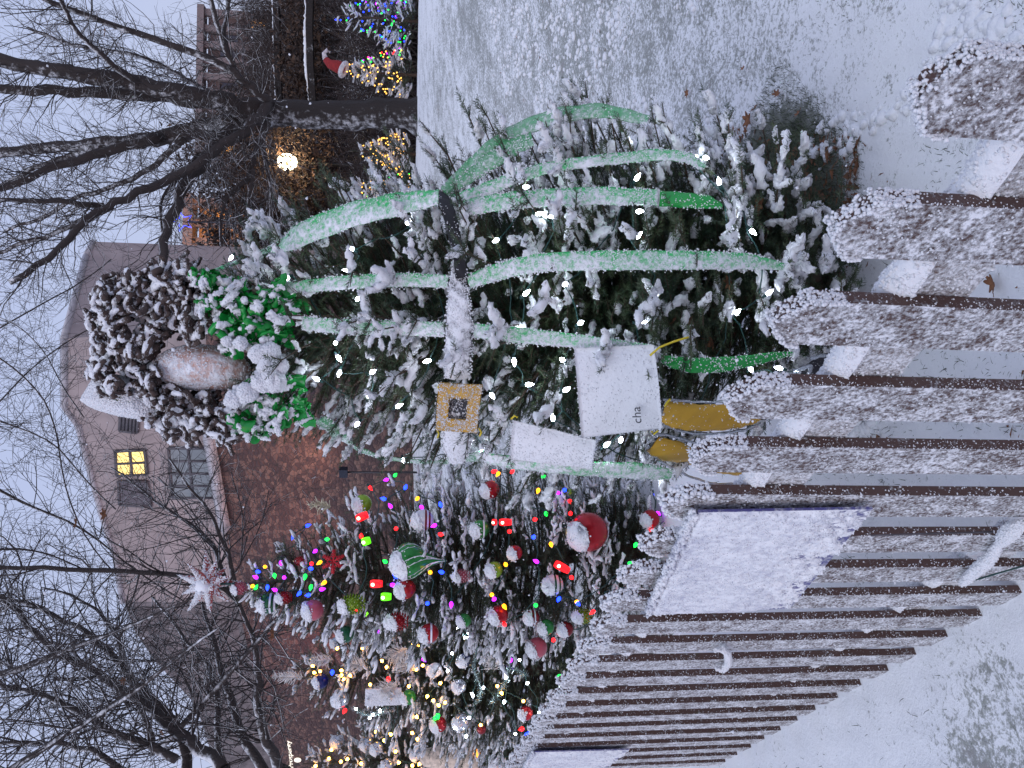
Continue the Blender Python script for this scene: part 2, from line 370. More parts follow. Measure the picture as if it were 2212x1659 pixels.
# ---------------------------------------------------------------- picket fence
TOPS = [(1953, 222), (1790, 494), (1675, 722), (1587, 880), (1510, 1000), (1445, 1099)]
sk = [float(fhit(*q) @ D_) for q in TOPS]
print('picket s', sk, np.diff(sk))
sp = (sk[5] - sk[0]) / 5
PS = [sk[0] + sp * (k - 1) for k in range(0, 23)]
PW, PT = .093, .021
fence = empty('picket_fence', fpt(PS[8], 0), 'weathered brown picket fence plastered with blown snow, running from lower right away to the left', 'fence')
def picket(k, s):
    lean = rnd.uniform(-.006, .006) - .012; dz = rnd.uniform(-.008, .008); w = PW * rnd.uniform(.97, 1.03)
    def q(a, z, off): return fpt(s + a + lean * z, z, off)
    top = FTOP - .035 + dz
    outl = [(-w / 2, -.06), (w / 2, -.06), (w / 2, top), (w * .12, top + .034), (-w * .12, top + .034), (-w / 2, top)]
    nz = 14 if k < 8 else 5
    mb = MB(); mb.prism([q(a, z, 0) for a, z in outl], NB * PT)
    o = mb.build('picket', WOOD, fence, sm=False)
    # snow grains stuck on the windward face, thickest on the head
    near = PS[k] < 2.6
    n = 2200 if k < 3 else 1400 if k < 6 else 700 if k < 12 else 350; sz = .0015 if k < 6 else .0022
    a = rng.uniform(-w / 2, w / 2, n); z = rng.uniform(0, top + .02, n)
    keep = wob(np.stack([a * 45, z * 30, 0 * a + k * 7], -1), 40) > rng.uniform(-.4, 1.3, n)
    a, z = a[keep], z[keep]
    pts = np.array([fpt(s, 0, 0)]) + D_ * (a + lean * z)[:, None] + V(0, 0, 1) * z[:, None] - NB * rng.uniform(0, .003, len(a))[:, None]
    mb = MB(); blobs(mb, pts, sz)
    n2 = 1500 if k < 6 else 500; z2 = rng.uniform(0, top, n2); k2 = wob(np.stack([z2 * 22, 0 * z2, 0 * z2 + k * 3], -1), 60) > rng.uniform(-.9, 1.0, n2); z2 = z2[k2]
    pts2 = fpt(s, 0, 0) + D_ * (-w / 2 - .0006 + lean * z2)[:, None] + V(0, 0, 1) * z2[:, None] + NB * (rng.random(len(z2)) ** 1.8 * PT)[:, None]; blobs(mb, pts2, sz * .72)
    # rim of the head
    m = 700 if k < 6 else 300
    t = rng.random(m); e = np.array([(w / 2, top - .02), (w / 2, top), (0, top + .036), (-w / 2, top), (-w / 2, top - .05)])
    idx = t * 4; i0 = np.minimum(idx.astype(int), 3); fr = (idx - i0)[:, None]; ee = e[i0] * (1 - fr) + e[i0 + 1] * fr
    pts = fpt(s, 0, 0) + D_ * (ee[:, :1] + lean * top) + V(0, 0, 1) * (ee[:, 1:] + rng.uniform(0, .010, (m, 1))) + NB * rng.uniform(-.006, PT + .002, (m, 1))
    blobs(mb, pts, .0026 if k < 6 else .004)
    mb.build('snow', SNOWF, o, sm=False)['kind'] = 'stuff'
for k, s in enumerate(PS): picket(k, s)
def rail(ztop, h, s0, s1, snowh):
    mb = MB(); c = (fpt(s0, ztop - h / 2, PT + .0205) + fpt(s1, ztop - h / 2, PT + .0205)) / 2
    mb.box(c, s1 - s0, .036, h, [D_, NB, V(0, 0, 1)]); o = mb.build('rail', WOODR, fence, sm=False)
    ns = 420; ss = np.linspace(s0, s1, ns); prof = np.linspace(0, math.pi, 9)
    H = snowh * (1 + .35 * wob(np.stack([ss * 18, 0 * ss, 0 * ss + ztop], -1), 5)) ; Wd = .021
    v = []
    for i in range(ns):
        for a in prof: v.append(fpt(ss[i], ztop + .001 + max(.002, H[i]) * math.sin(a) ** .7, PT + .0205 - math.cos(a) * (Wd + .003 * math.sin(i * .37)) - .002))
    v = np.array(v); i = (np.arange(ns - 1) * 9)[:, None]; j = np.arange(8)[None]
    f = np.stack([i + j, i + j + 1, i + 9 + j + 1, i + 9 + j], -1).reshape(-1, 4)
    mb = MB(); mb.add(v, f); f3 = np.concatenate([f[:, [0, 1, 2]], f[:, [0, 2, 3]]])
    p, _ = on_tris(v, f3, 9000); k = rng.random(9000) < .8; blobs(mb, p[k], .0035)
    # grains on the rail's face
    n = 9000; a = rng.uniform(s0, s1, n); z = rng.uniform(ztop - h, ztop, n); kk = wob(np.stack([a * 40, z * 40, 0 * a], -1), 41) > rng.uniform(-.5, 1.1, n)
    pts = D_ * a[kk][:, None] + NB * (PERP + PT + .001) + V(0, 0, 1) * z[kk][:, None]; blobs(mb, pts, .0025)
    mb.build('snow', SNOW, o)['kind'] = 'stuff'
RT = float(fhit(1941, 620, .03)[2]); RBm = float(fhit(2065, 676, PT)[2]); RL = float(fhit(2025, 1243, .03)[2])
print('rails', RT, RBm, RL, 'FTOP', FTOP)
rail(RT - .018, RT - .018 - RBm, PS[0] - .3, PS[-1] + .2, .030)
rail(RL - .02, .09, PS[0] - .3, PS[-1] + .2, .022)

def fhitd(p): return PERP - .016 - p @ NB
# signs wired to the pickets
def fence_sign(corners, label, name='fence_sign'):
    c = [fhit(x, y, -.016) for x, y in corners]
    root = empty(name, (c[2] + c[3]) / 2, label, 'sign', 'snow-covered signs wired to the fence')
    mb = MB(); mb.prism(c, -NB * .005); mb.build('panel', SIGNM, root, sm=False)
    nu, nv = 130, 100; v = []
    seed = rnd.random() * 50
    for i in range(nu):
        for j in range(nv):
            a, b = i / (nu - 1), j / (nv - 1); p = (c[0] * (1 - a) + c[1] * a) * (1 - b) + (c[3] * (1 - a) + c[2] * a) * b
            v.append(p - NB * .0022)
    v = np.array(v); A = np.repeat(np.linspace(0, 1, nu), nv); B = np.tile(np.linspace(0, 1, nv), nu)
    th = .0105 + .002 * wob(v * 60, 9) - np.clip((B - .74) * .034 + .009 * wob(np.stack([A * 130, B * 45, 0 * A + 3], -1), 17) * np.clip(B * 1.8 - .5, 0, 1) + .008 * wob(np.stack([A * 40, B * 5, 0 * A + seed], -1), 12) * np.clip(B * 1.8 - .4, 0, 1) + .006 * wob(np.stack([A * 90, B * 40, 0 * A], -1), 14) * np.clip(B * 2 - .8, 0, 1), 0, 1)
    th = np.maximum(th, .0005)
    th *= np.clip(np.minimum.reduce([A, 1 - A, B]) * 40, 0, 1) * .9 + .1
    v = v - NB * th[:, None]
    i = (np.arange(nu - 1) * nv)[:, None]; j = np.arange(nv - 1)[None]
    f = np.stack([i + j, i + nv + j, i + nv + j + 1, i + j + 1], -1).reshape(-1, 4)
    mb = MB(); mb.add(v, f); f3 = np.concatenate([f[:, [0, 1, 2]], f[:, [0, 2, 3]]]); p, _ = on_tris(v, f3, 9000)
    kk = (rng.random(9000) < .5) & ((fhitd(p) > .0065)); blobs(mb, p[kk], .0020)
    e = c[0] + (c[1] - c[0]) * rng.random((700, 1)) + V(0, 0, 1) * rng.uniform(0, .012, (700, 1)) - NB * rng.uniform(-.004, .012, (700, 1)); blobs(mb, e, .0055)
    mb.build('snow', SIGNSN, root)['kind'] = 'stuff'
    for q in (0.06, .94):
        mb = MB(); p0 = c[0] * (1 - q) + c[1] * q - V(0, 0, .02); mb.tube([p0 - NB * .008, p0 - NB * .014, p0 - NB * .008 + V(0, 0, .012)], .0016, 5); mb.build('wire_tie', WIREG, root)
fence_sign([(1403, 1322), (1507, 1101), (1884, 1094), (1705, 1311)], 'wide snow-plastered sign with blue lower edge, hung on the pickets below the star-topped tree')
fence_sign([(1128, 1672), (1155, 1622), (1360, 1617), (1290, 1672)], 'small snow-plastered sign with blue lower edge at the far left end of the fence')

# snowy scraps caught on the fence
def snow_roll(name, pts, r, label, cat, off=-.02, base=None, group=None):
    w = [fhit(x, y, off) for x, y in pts]; w = np.array(w); t = np.linspace(0, len(w) - 1, 26); k = np.arange(len(w))
    c = np.stack([np.interp(t, k, w[:, i]) for i in range(3)], -1); rr = r * (np.sin(np.linspace(.25, 2.9, 26)) ** .6) * (1 + .2 * wob(c * 60, 4))
    root = empty(name, c[-1], label, cat, group)
    mb = MB(); mb.tube(c + NB * r * .3, rr * .45, 6); mb.build('stem', base or BARK, root)
    mb = MB(); mb.tube(c, rr, 9); v, f = mb.arr(); p, _ = on_tris(v, f, 900); blobs(mb, p, .003); mb.build('snow', SNOWF, root)['kind'] = 'stuff'
    return root
snow_roll('bent_branch', [(2212, 1128), (2180, 1150), (2160, 1175)], .017, 'upper short piece of snow-loaded stick caught on the fence near the bottom rail', 'branch')
r = snow_roll('bent_branch', [(2160, 1172), (2140, 1205), (2100, 1240), (2078, 1262)], .014, 'longer snow-loaded stick slanting across the lower rail of the fence', 'branch')
mb = MB(); mb.tube([fhit(1882, 1157, -.012), fhit(1990, 1153, -.012), fhit(2145, 1149, -.012)], .0022, 5); 
tag(mb.build('wire', plain('rusty_wire', (.10, .09, .10), .6, .4)), 'thin grey wire strung across the lower pickets beside the slanting stick', 'wire')
mb = MB(); mb.tube([fhit(2075, 1262, -.012), fhit(2150, 1240, -.015), fhit(2212, 1222, -.02)], .0022, 5)
tag(mb.build('stem', WIREG), 'green-grey stem poking out below the slanting snowy stick, across the bottom gap', 'stem')
snow_roll('curled_ribbon', [(1542, 1405), (1560, 1402), (1572, 1412), (1574, 1432), (1562, 1448), (1546, 1444)], .009, 'small hook-shaped curl of snowy ribbon on the fence left of the wide sign', 'ribbon')
# ---------------------------------------------------------------- fir trees
def sprig_proto(nn, ln, nl, nw, seed):
    """a shoot along +x, snow side +z"""
    r = np.random.default_rng(seed); v, f = [], []
    for i in range(nn):
        t = (i + .5) / nn; a = r.uniform(0, 6.28); p = V(t * ln, 0, -.0 + .06 * ln * math.sin(t * 2.5))
        fwd = r.uniform(.5, .95) if t < .9 else r.uniform(1.2, 2.5)
        d = nrm(V(fwd, math.cos(a) * 1.25, math.sin(a) * .9)); L = nl * r.uniform(.75, 1.15) * (1 - .3 * (t > .85))
        w = nrm(np.cross(d, r.normal(size=3))) * nw / 2; b = len(v)
        v += [p - w * .9, p + w * .9, p + d * L * .65 + w * .8, p + d * L]; f += [[b, b + 1, b + 2], [b, b + 2, b + 3]]
    return np.array(v), np.array(f)
def snow_proto(n, m, ln, r0, seed):
    r = np.random.default_rng(seed); mb = MB(); t = np.linspace(0, 1, m)
    c = np.stack([t * ln * r.uniform(.75, 1.12) - .004, .004 * np.sin(t * 7 + r.uniform(0, 6)), .007 + .004 * np.sin(t * 6 + r.uniform(0, 6))], -1)
    rad = r0 * (np.sin(np.clip(t * .8 + .13, 0, 1) * math.pi) ** .5) * r.uniform(.6, 1.35, m)
    mb.tube(c, rad, n); v, f = mb.arr(); v = v + (.20 * r0) * r.normal(size=v.shape); return v, f
def place(protos, pos, X, up, sc, which):
    """merge copies of prototypes: X direction rows, up rows"""
    Y = np.cross(up, X); Y /= (np.linalg.norm(Y, axis=1)[:, None] + 1e-9); Z = np.cross(X, Y)
    out = MB()
    for k, (pv, pf) in enumerate(protos):
        m = which == k
        if not m.any(): continue
        M = np.stack([X[m], Y[m], Z[m]], 1) * sc[m][:, None, None]
        v = np.einsum('vi,nij->nvj', pv, M) + pos[m][:, None]
        f = pf[None] + (np.arange(m.sum()) * len(pv))[:, None, None]
        out.add(v.reshape(-1, 3), f.reshape(-1, 3))
    return out
WIND = nrm(V(-.30, -.62, .72))
LODS = {0: (50, .085, .0165, .0021, 8, 9, .0120), 1: (26, .095, .018, .0034, 5, 5, .0105), 2: (12, .11, .024, .006, 4, 4, .015), 3: (6, .16, .035, .010, 4, 3, .022)}
class Fir:
    def __init__(s, name, base, lean, prof, label, nbr, lod, seed, snowp=.8, need=None, group=None, nsc=1.0, droop=.0, cat='fir tree', topshoot=True, ltw=.45, mat_snow=None, minz=0.1):
        s.base = np.array(base, float); s.lean = np.array(lean, float); s.prof = np.array(prof, float)
        s.root = empty(name, s.base, label, cat, group); r = np.random.default_rng(seed); s.r = r
        n_, ln, nl, nw, sa, sb, r0 = LODS[lod]
        zt = s.prof[-1, 0]
        mb = MB(); zz = np.linspace(-.08, zt, 12); mb.tube([s.ax(z) for z in zz], np.linspace(.035 + zt * .008, .008, 12), 8); mb.build('trunk', TWIG, s.root)
        tw = MB(); pos, dr, ex = [], [], []
        zs = []
        while len(zs) < nbr:
            z = r.uniform(minz, zt * .985)
            if r.random() < (s.R(z) / s.prof[:, 1].max()) ** .8 + .12: zs.append(z)
        for z in zs:
            a = r.uniform(0, 6.283); L = s.R(z) * r.uniform(.76, 1.07) + .02
            rise = r.uniform(.05, .4) + .4 * (z / zt) ** 3; o = V(math.cos(a), math.sin(a), rise); o = nrm(o)
            hl = L / max(.4, math.hypot(o[0], o[1])); k = max(3, int(hl / .09)); t = np.linspace(0, 1, k + 1)
            p0 = s.ax(z - L * rise * .6)
            pts = p0 + o * (t * hl)[:, None] + V(0, 0, 1) * ((-droop * t + .10 * t * t) * hl)[:, None] + r.normal(size=(k + 1, 3)) * .008 * t[:, None]
            tw.tube(pts, np.linspace(.004 + .006 * hl, .002, k + 1), 4, False)
            side = nrm(np.cross(o, V(0, 0, 1)))
            for q in range(k + 1):
                tt = t[q]
                if tt < .12: continue
                e = .25 + .75 * tt
                dd = nrm(pts[min(q + 1, k)] - pts[max(q - 1, 0)])
                pos.append(pts[q]); dr.append(dd); ex.append(e)
                for sg in (-1, 1):
                    l = min((1 - tt) * hl * ltw + .05, .34) * r.uniform(.6, 1.2)
                    d = nrm(dd * r.uniform(.55, 1.0) + side * sg * r.uniform(.7, 1.1) + V(0, 0, r.uniform(-.25, .3)) + r.normal(size=3) * .15)
                    m = max(1, int(round(l / (ln * .8)))); q0 = pts[q].copy(); qs = [q0.copy()]
                    for j in range(m):
                        pos.append(q0.copy()); dr.append(d); ex.append(e * (.8 + .2 * (j + 1) / m))
                        q0 = q0 + d * ln * .8; qs.append(q0.copy()); 
                        if m > 1 and j < m - 1 and r.random() < .55:
                            d2 = nrm(d + side * r.choice([-1, 1]) * .9 + dd * .8 + r.normal(size=3) * .25); pos.append(q0.copy()); dr.append(d2); ex.append(e)
                        d = nrm(d + r.normal(size=3) * .16 + dd * .12)
                    if lod < 2: tw.tube(np.array(qs), np.linspace(.0025, .0015, len(qs)), 3, False)
        if topshoot:
            for j in range(3): pos.append(s.ax(zt - .02 + j * .07)); dr.append(nrm(V(r.normal() * .1, r.normal() * .1, 1))); ex.append(1)
        tw.build('branches', TWIG, s.root)
        pos = np.array(pos); X = np.array(dr); ex = np.array(ex); n = len(pos); up = np.repeat(WIND[None], n, 0)
        up = up + r.normal(size=(n, 3)) * .12; up /= np.linalg.norm(up, axis=1)[:, None]
        sc = r.uniform(.75, 1.25, n) * nsc; wh = r.integers(0, 6, n)
        o = place([sprig_proto(n_, ln, nl, nw, seed * 10 + k) for k in range(6)], pos, X, up, sc, wh).build('needles', need or NEED, s.root, sm=False)
        o['kind'] = 'stuff'
        rad = pos - np.array([s.ax(p[2]) for p in pos]); rad[:, 2] = 0; rl = np.linalg.norm(rad, axis=1); rad /= (rl[:, None] + 1e-6)
        facing = .78 + .22 * (rad @ nrm(V(WIND[0], WIND[1], 0)))
        expo = np.clip((ex - .45) / .4, 0, 1) * np.clip(rl / (np.array([s.R(z) for z in pos[:, 2]]) + .01) * 1.7 - .45, .05, 1)
        clump = .5 + .5 * np.clip(wob(pos * 6, seed) * 2.6 + .15, -1, 1)
        k = r.random(n) < snowp * expo * facing * (.12 + .95 * clump)
        s.nk = int(k.sum())
        o = place([snow_proto(sa, sb, ln, r0, seed * 10 + 50 + j) for j in range(8)], pos[k], X[k], up[k], sc[k] * r.uniform(.7, 1.15, k.sum()), r.integers(0, 8, k.sum()))
        if lod == 0:
            v, f = o.arr(); p, _ = on_tris(v, f, 80000); blobs(o, p, .0024)
        o = o.build('snow', mat_snow or SNOW, s.root); o['kind'] = 'stuff'
        print(name, 'sprigs', n, 'snow', s.nk)
    def R(s, z): return float(np.interp(z, s.prof[:, 0], s.prof[:, 1]))
    def ax(s, z): return s.base + s.lean * z + V(0, 0, z)
    def hit(s, x, y, k=1.0, back=0.0):
        """where the sight line through photo point (x, y) meets the crown's surface"""
        r = ray(x, y); Zc = (s.base - CAM) @ FW
        for Z in np.arange(Zc - 1.6, Zc + .25, .01):
            p = CAM + r * Z; a = s.ax(p[2] - s.base[2])
            if math.hypot(p[0] - a[0], p[1] - a[1]) < s.R(p[2] - s.base[2]) * k: break
        return CAM + r * (Z + back)

T1Z = 3.0
def zat(x, y, Z): return P(x, y, Z)[2]
c1 = P(1100, 668, T1Z)
def r1(px): return px / F_PX * T1Z
b1 = V(c1[0], c1[1], gz(c1[0], c1[1]))
topc = P(600, 705, T1Z)
lean1 = ((topc - c1) / (topc[2] - c1[2])); lean1[2] = 0
b1 = b1 - lean1 * c1[2]
T1 = Fir('fir_tree', b1, lean1, [(0, .34), (.14, .46), (.42, r1(345)), (.75, r1(395)), (1.1, r1(385)), (1.4, r1(325)), (1.75, r1(255)), (1.93, r1(215)), (2.07, r1(185)), (2.2, r1(105)), (2.3, .05)],
         'big snowy fir dressed as a figure in green ribbons and a belt, nearest the camera', 560, 0, 3, snowp=.64, nsc=1.0, topshoot=False)
T1.prof[:, 1] *= .96
def tree_at(x, y, Z): p = P(x, y, Z); return V(p[0], p[1], gz(p[0], p[1]))
def mkfir(tipD, Z, prof, *a, **k):
    tip = P(*tipD, Z); b = V(tip[0], tip[1], gz(tip[0], tip[1])); h = tip[2] - b[2]
    return Fir('fir_tree', b, V(0, 0, 0), [(q * h, w) for q, w in prof], *a, **k)
_b, _t = P(1400, 1188, 5.4), P(528, 1262, 5.4); _g = gz(_b[0], _b[1]); _h = _t[2] - _g; _l = (_t - V(_b[0], _b[1], _g)) / _h; _l[2] = 0
T2 = Fir('fir_tree', V(_b[0], _b[1], _g), _l, [(q * _h, w) for q, w in [(0, .40), (.12, .60), (.35, .64), (.63, .58), (.74, .47), (.86, .27), (.95, .12), (1, .05)]], 'snowy fir with coloured bulbs and many baubles, topped by a red and white star', 430, 1, 5, snowp=.92, need=NEEDF, droop=.25)
T3 = mkfir((625, 1462), 7.2, [(0, .5), (.15, .85), (.35, .82), (.6, .60), (.8, .36), (.92, .14), (1, .05)], 'snowy fir with warm and white bulbs, silver tinsel and feathers, second from the left', 400, 1, 8, snowp=.95, need=NEEDF, droop=.2)
T4 = mkfir((655, 1650), 9.2, [(0, .6), (.15, 1.0), (.4, .85), (.65, .55), (.85, .25), (1, .05)], 'fir with warm bulbs and frosted silver baubles, cut by the left edge of the view', 330, 2, 9, snowp=.8, need=NEEDF)

# ---------------------------------------------------------------- ribbons, belt and boards tied on the big fir
def strip(name, pts, wpx, m, label, cat, group=None, fir=None, k=1.03, off=0.0, grains=1800, gs=.0022, parent=None, zig=0, wv=None, thick=.004):
    """a cloth band through photo points (x, y[, k]) laid on the crown, wpx wide at the photo's scale"""
    fir = fir or T1; n = max(12, int(8 * len(pts))); q = np.array([(a[0], a[1]) for a in pts], float); t = np.linspace(0, len(q) - 1, n)
    w = np.interp(t, range(len(q)), wpx if np.ndim(wpx) else [wpx] * len(q))
    def cr(a):
        s = np.interp(t, range(len(q)), a); 
        for _ in range(3): s[1:-1] = (s[:-2] + s[1:-1] * 2 + s[2:]) / 4
        return s
    qx, qy = cr(q[:, 0]), cr(q[:, 1]); c = np.array([fir.hit(a, b, k + (.05 if cat == 'ribbon' else 0), off) for a, b in zip(qx, qy)])
    Z = (c - CAM) @ FW
    for _ in range(12): Z[1:-1] = (Z[:-2] + Z[1:-1] + Z[2:]) / 3
    c = np.array([P(a, b, z) for a, b, z in zip(qx, qy, Z)])
    tg = np.gradient(c, axis=0); tg /= np.linalg.norm(tg, axis=1)[:, None]
    axc = np.array([fir.ax(p[2] - fir.base[2]) for p in c]); out = c - axc; out[:, 2] = 0; out /= np.linalg.norm(out, axis=1)[:, None]
    out = out * .8 + nrm(CAM - c.mean(0)) * .5
    sd = np.cross(tg, out); sd /= np.linalg.norm(sd, axis=1)[:, None]; out = np.cross(sd, tg)
    hw = (w / 2 / F_PX * Z); m_ = 7; vs = []
    for j in range(m_):
        u = j / (m_ - 1) * 2 - 1
        vs.append(c + sd * (hw * u)[:, None] + out * ((1 - u * u) * .22 * hw + .0025 * np.sin(t * 9 + u * 4))[:, None])
    front = np.stack(vs, 1); bk = front - out[:, None] * thick
    v = np.concatenate([front.reshape(-1, 3), bk.reshape(-1, 3)]); i = (np.arange(n - 1) * m_)[:, None]; j = np.arange(m_ - 1)[None]
    f = np.stack([i + j, i + m_ + j, i + m_ + j + 1, i + j + 1], -1).reshape(-1, 4); N_ = n * m_
    i = np.arange(n - 1) * m_
    e1 = np.stack([i, i + N_, i + m_ + N_, i + m_], -1); e2 = np.stack([i + m_ - 1, i + 2 * m_ - 1, i + 2 * m_ - 1 + N_, i + m_ - 1 + N_], -1)
    o = mk(name, v, np.concatenate([f, f[:, ::-1] + N_, e1, e2]), m, parent)
    if parent is None: tag(o, label, cat, group)
    if grains:
        grains = grains // 3; k_ = 1; mb = MB(); f3 = np.concatenate([f[:, [0, 1, 2]], f[:, [0, 2, 3]]]); p, _ = on_tris(v, f3, grains); kk = wob(p * 30, 77) > rng.uniform(-.9, .9, grains)
        blobs(mb, p[kk], gs)
        e = np.concatenate([front[:, 0], front[:, -1]]); e = e[rng.integers(0, len(e), grains // 5)] + rng.normal(size=(grains // 5, 3)) * .003; blobs(mb, e, gs * 1.25)
        s_ = mb.build('snow', SNOWF, o, sm=False); s_['kind'] = 'stuff'
    return o
RG = 'green ribbons hung down the big fir'
strip('ribbon', [(448, 592), (500, 572), (560, 550), (650, 505), (760, 462), (860, 440), (948, 425)], [46, 46, 50, 56, 60, 56, 36], RIB, 'broad snowy green ribbon on the right side of the big fir, above the belt', 'ribbon', RG, k=1.15, off=-.12, grains=5200)
strip('ribbon', [(958, 412), (1000, 372), (1060, 318), (1110, 284), (1200, 248), (1300, 236), (1400, 258)], [20, 26, 34, 40, 46, 40, 26], RIBL, 'thin see-through green ribbon fanning out at the far right of the big fir', 'ribbon', RG, k=1.12, grains=900)
strip('ribbon', [(960, 418), (1010, 385), (1060, 348), (1110, 315), (1150, 300)], [18, 28, 38, 44, 36], RIBL, 'short wide fold of green ribbon just below the right end of the belt', 'ribbon', RG, k=1.10, grains=1500)
strip('ribbon', [(975, 435), (1030, 418), (1100, 388), (1185, 360), (1300, 345), (1430, 332), (1490, 340), (1520, 362)], [30, 34, 30, 26, 26, 26, 24, 14], RIB, 'narrow snow-covered green ribbon below the belt with a bare green end by a white bulb', 'ribbon', RG, k=1.08, grains=4200)
strip('ribbon', [(985, 452), (1050, 440), (1110, 432), (1200, 425), (1300, 422), (1420, 426)], [34, 40, 40, 40, 40, 34], RIB, 'thickly snowed broad ribbon below the belt, second from the right', 'ribbon', RG, k=1.07, grains=5600)
strip('ribbon', [(1425, 428), (1480, 432), (1530, 436), (1560, 446)], [34, 34, 30, 10], RIBG, 'bare green tail end of the thickly snowed broad ribbon', 'ribbon', RG, k=1.06, grains=500)
strip('ribbon', [(565, 628), (640, 620), (720, 612), (800, 606), (880, 604), (968, 608)], [18, 26, 30, 30, 30, 28], RIB, 'narrow snowy green ribbon above the belt in the middle of the big fir', 'ribbon', RG, k=1.05, grains=3600)
strip('ribbon', [(1012, 608), (1060, 592), (1110, 577), (1170, 566), (1300, 562), (1420, 562), (1520, 562), (1620, 564), (1705, 578)], [30, 36, 38, 40, 42, 42, 40, 34, 12], RIB, 'longest snowy green ribbon, from below the belt down to the fence', 'ribbon', RG, k=1.06, grains=6500)
strip('ribbon', [(655, 697), (700, 703), (780, 707), (860, 709), (960, 712)], [26, 30, 32, 32, 32], RIB, 'snow-caked ribbon above the belt in line with the white boards, lit white at its top', 'ribbon', RG, k=1.05, grains=4600)
strip('ribbon', [(1025, 714), (1100, 722), (1180, 730), (1260, 738), (1340, 746), (1408, 750)], [30, 34, 32, 28, 22, 10], RIB, 'snowy green ribbon from the belt down to the corner of the large white board', 'ribbon', RG, k=1.05, grains=3800)
strip('ribbon', [(1408, 765), (1450, 782), (1500, 790), (1560, 788), (1620, 780), (1668, 770), (1712, 764)], [10, 26, 34, 34, 26, 20, 8], RIBG, 'leaf-shaped green ribbon end between the large white board and a picket', 'ribbon', RG, k=1.02, grains=1500)
strip('ribbon', [(690, 905), (730, 935), (770, 968), (830, 990), (950, 1000), (1040, 985)], [30, 40, 44, 40, 34, 30], RIBL, 'pale green ribbon on the left flank of the big fir above the coloured tree', 'ribbon', RG, k=1.03, grains=3600)
strip('ribbon', [(1030, 985), (1100, 1000), (1200, 1010), (1300, 1015), (1380, 1018), (1450, 1026)], [26, 34, 34, 40, 44, 30], RIB, 'snowy green ribbon down the left flank of the big fir beside the tilted white board', 'ribbon', RG, k=1.04, grains=3600)

belt = empty('belt', T1.hit(980, 650, 1.1), 'black cloth belt with snow caked on it, tied around the middle of the big fir', 'belt')
strip('strap', [(945, 408), (965, 440), (978, 490), (990, 545), (998, 600)], [16, 28, 28, 24, 28], BELTD, None, None, k=1.16, parent=belt, grains=300)
strip('strap', [(985, 560), (988, 610), (992, 660), (993, 720), (990, 770), (988, 818)], [12, 34, 50, 58, 58, 54], BELT, None, None, k=1.14, parent=belt, grains=5200)
strip('strap', [(988, 925), (988, 960), (988, 1000)], [60, 62, 30], BELT, None, None, k=1.16, parent=belt, grains=2200)
T1.prof[:, 1] *= 1.0

def panel(name, corners, m, label, cat, bow=.03, group=None, k=1.20, off=0, grains=1600, nu=22, nv=18, gs=.0019, parent=None, th=.003, Zs=None, hole=None):
    """bent sheet between 4 photo corners"""
    c = [T1.hit(x, y, k, off) for x, y in corners]
    Z = [float((q - CAM) @ FW) for q in c]; zm = sum(Z) / 4; Z = [zm + (z - zm) * .5 for z in Z]
    if Zs: Z = [zm + a for a in Zs]
    c = [P(x, y, z) for (x, y), z in zip(corners, Z)]
    A, B = np.meshgrid(np.linspace(0, 1, nu), np.linspace(0, 1, nv), indexing='ij'); A = A.ravel()[:, None]; B = B.ravel()[:, None]
    v = (c[0] * (1 - A) + c[1] * A) * (1 - B) + (c[3] * (1 - A) + c[2] * A) * B
    nn = nrm(np.cross(c[1] - c[0], c[3] - c[0])); nn = nn if nn @ (CAM - c[0]) > 0 else -nn
    v = v + nn * (bow * 4 * B * (1 - B)) + nn * .004 * wob(v * 9, 3)[:, None]
    i = (np.arange(nu - 1) * nv)[:, None]; j = np.arange(nv - 1)[None]
    f = np.stack([i + j, i + nv + j, i + nv + j + 1, i + j + 1], -1).reshape(-1, 4)
    if hole: keep = ~((A[f].mean(1)[:, 0] > hole[0]) & (A[f].mean(1)[:, 0] < hole[1]) & (B[f].mean(1)[:, 0] > hole[2]) & (B[f].mean(1)[:, 0] < hole[3])); f = f[keep]
    vb = np.concatenate([v, v - nn * th]); nV = len(v)
    edges = {}
    for q in f:
        for a, b in zip(q, np.roll(q, -1)): edges[(a, b)] = 1
    ed = [(a, b) for a, b in edges if (b, a) not in edges]
    o = mk(name, vb, np.concatenate([f, f[:, ::-1] + nV, np.array([[a, b, b + nV, a + nV] for a, b in ed])]), m, parent, sm=True)
    if parent is None: tag(o, label, cat, group)
    if grains:
        mb = MB(); f3 = np.concatenate([f[:, [0, 1, 2]], f[:, [0, 2, 3]]]); p, _ = on_tris(v, f3, grains); kk = wob(p * 25, 7) > rng.uniform(-.8, .8, grains); blobs(mb, p[kk] + nn * .001, gs)
        e = np.array([v[a] for a, b in ed]); e = e[rng.integers(0, len(e), grains // 8)] + rng.normal(size=(grains // 8, 3)) * .003; blobs(mb, e, gs * 1.2)
        s_ = mb.build('snow', SNOWF, o, sm=False); s_['kind'] = 'stuff'
    return o, c, nn
def lumps(o, pts, r, seed=1, m=None, fir=None, k=1.15, name='snow', **kk):
    mb = MB()
    for i, (x, y, s) in enumerate(pts): mb.ball((fir or T1).hit(x, y, k), r * s, 10, 7, .18, seed=seed + i, **kk)
    v, f = mb.arr(); p, _ = on_tris(v, f, 500 * len(pts)); blobs(mb, p, .0028)
    q = mb.build(name, m or SNOWF, o); q['kind'] = 'stuff'; return q

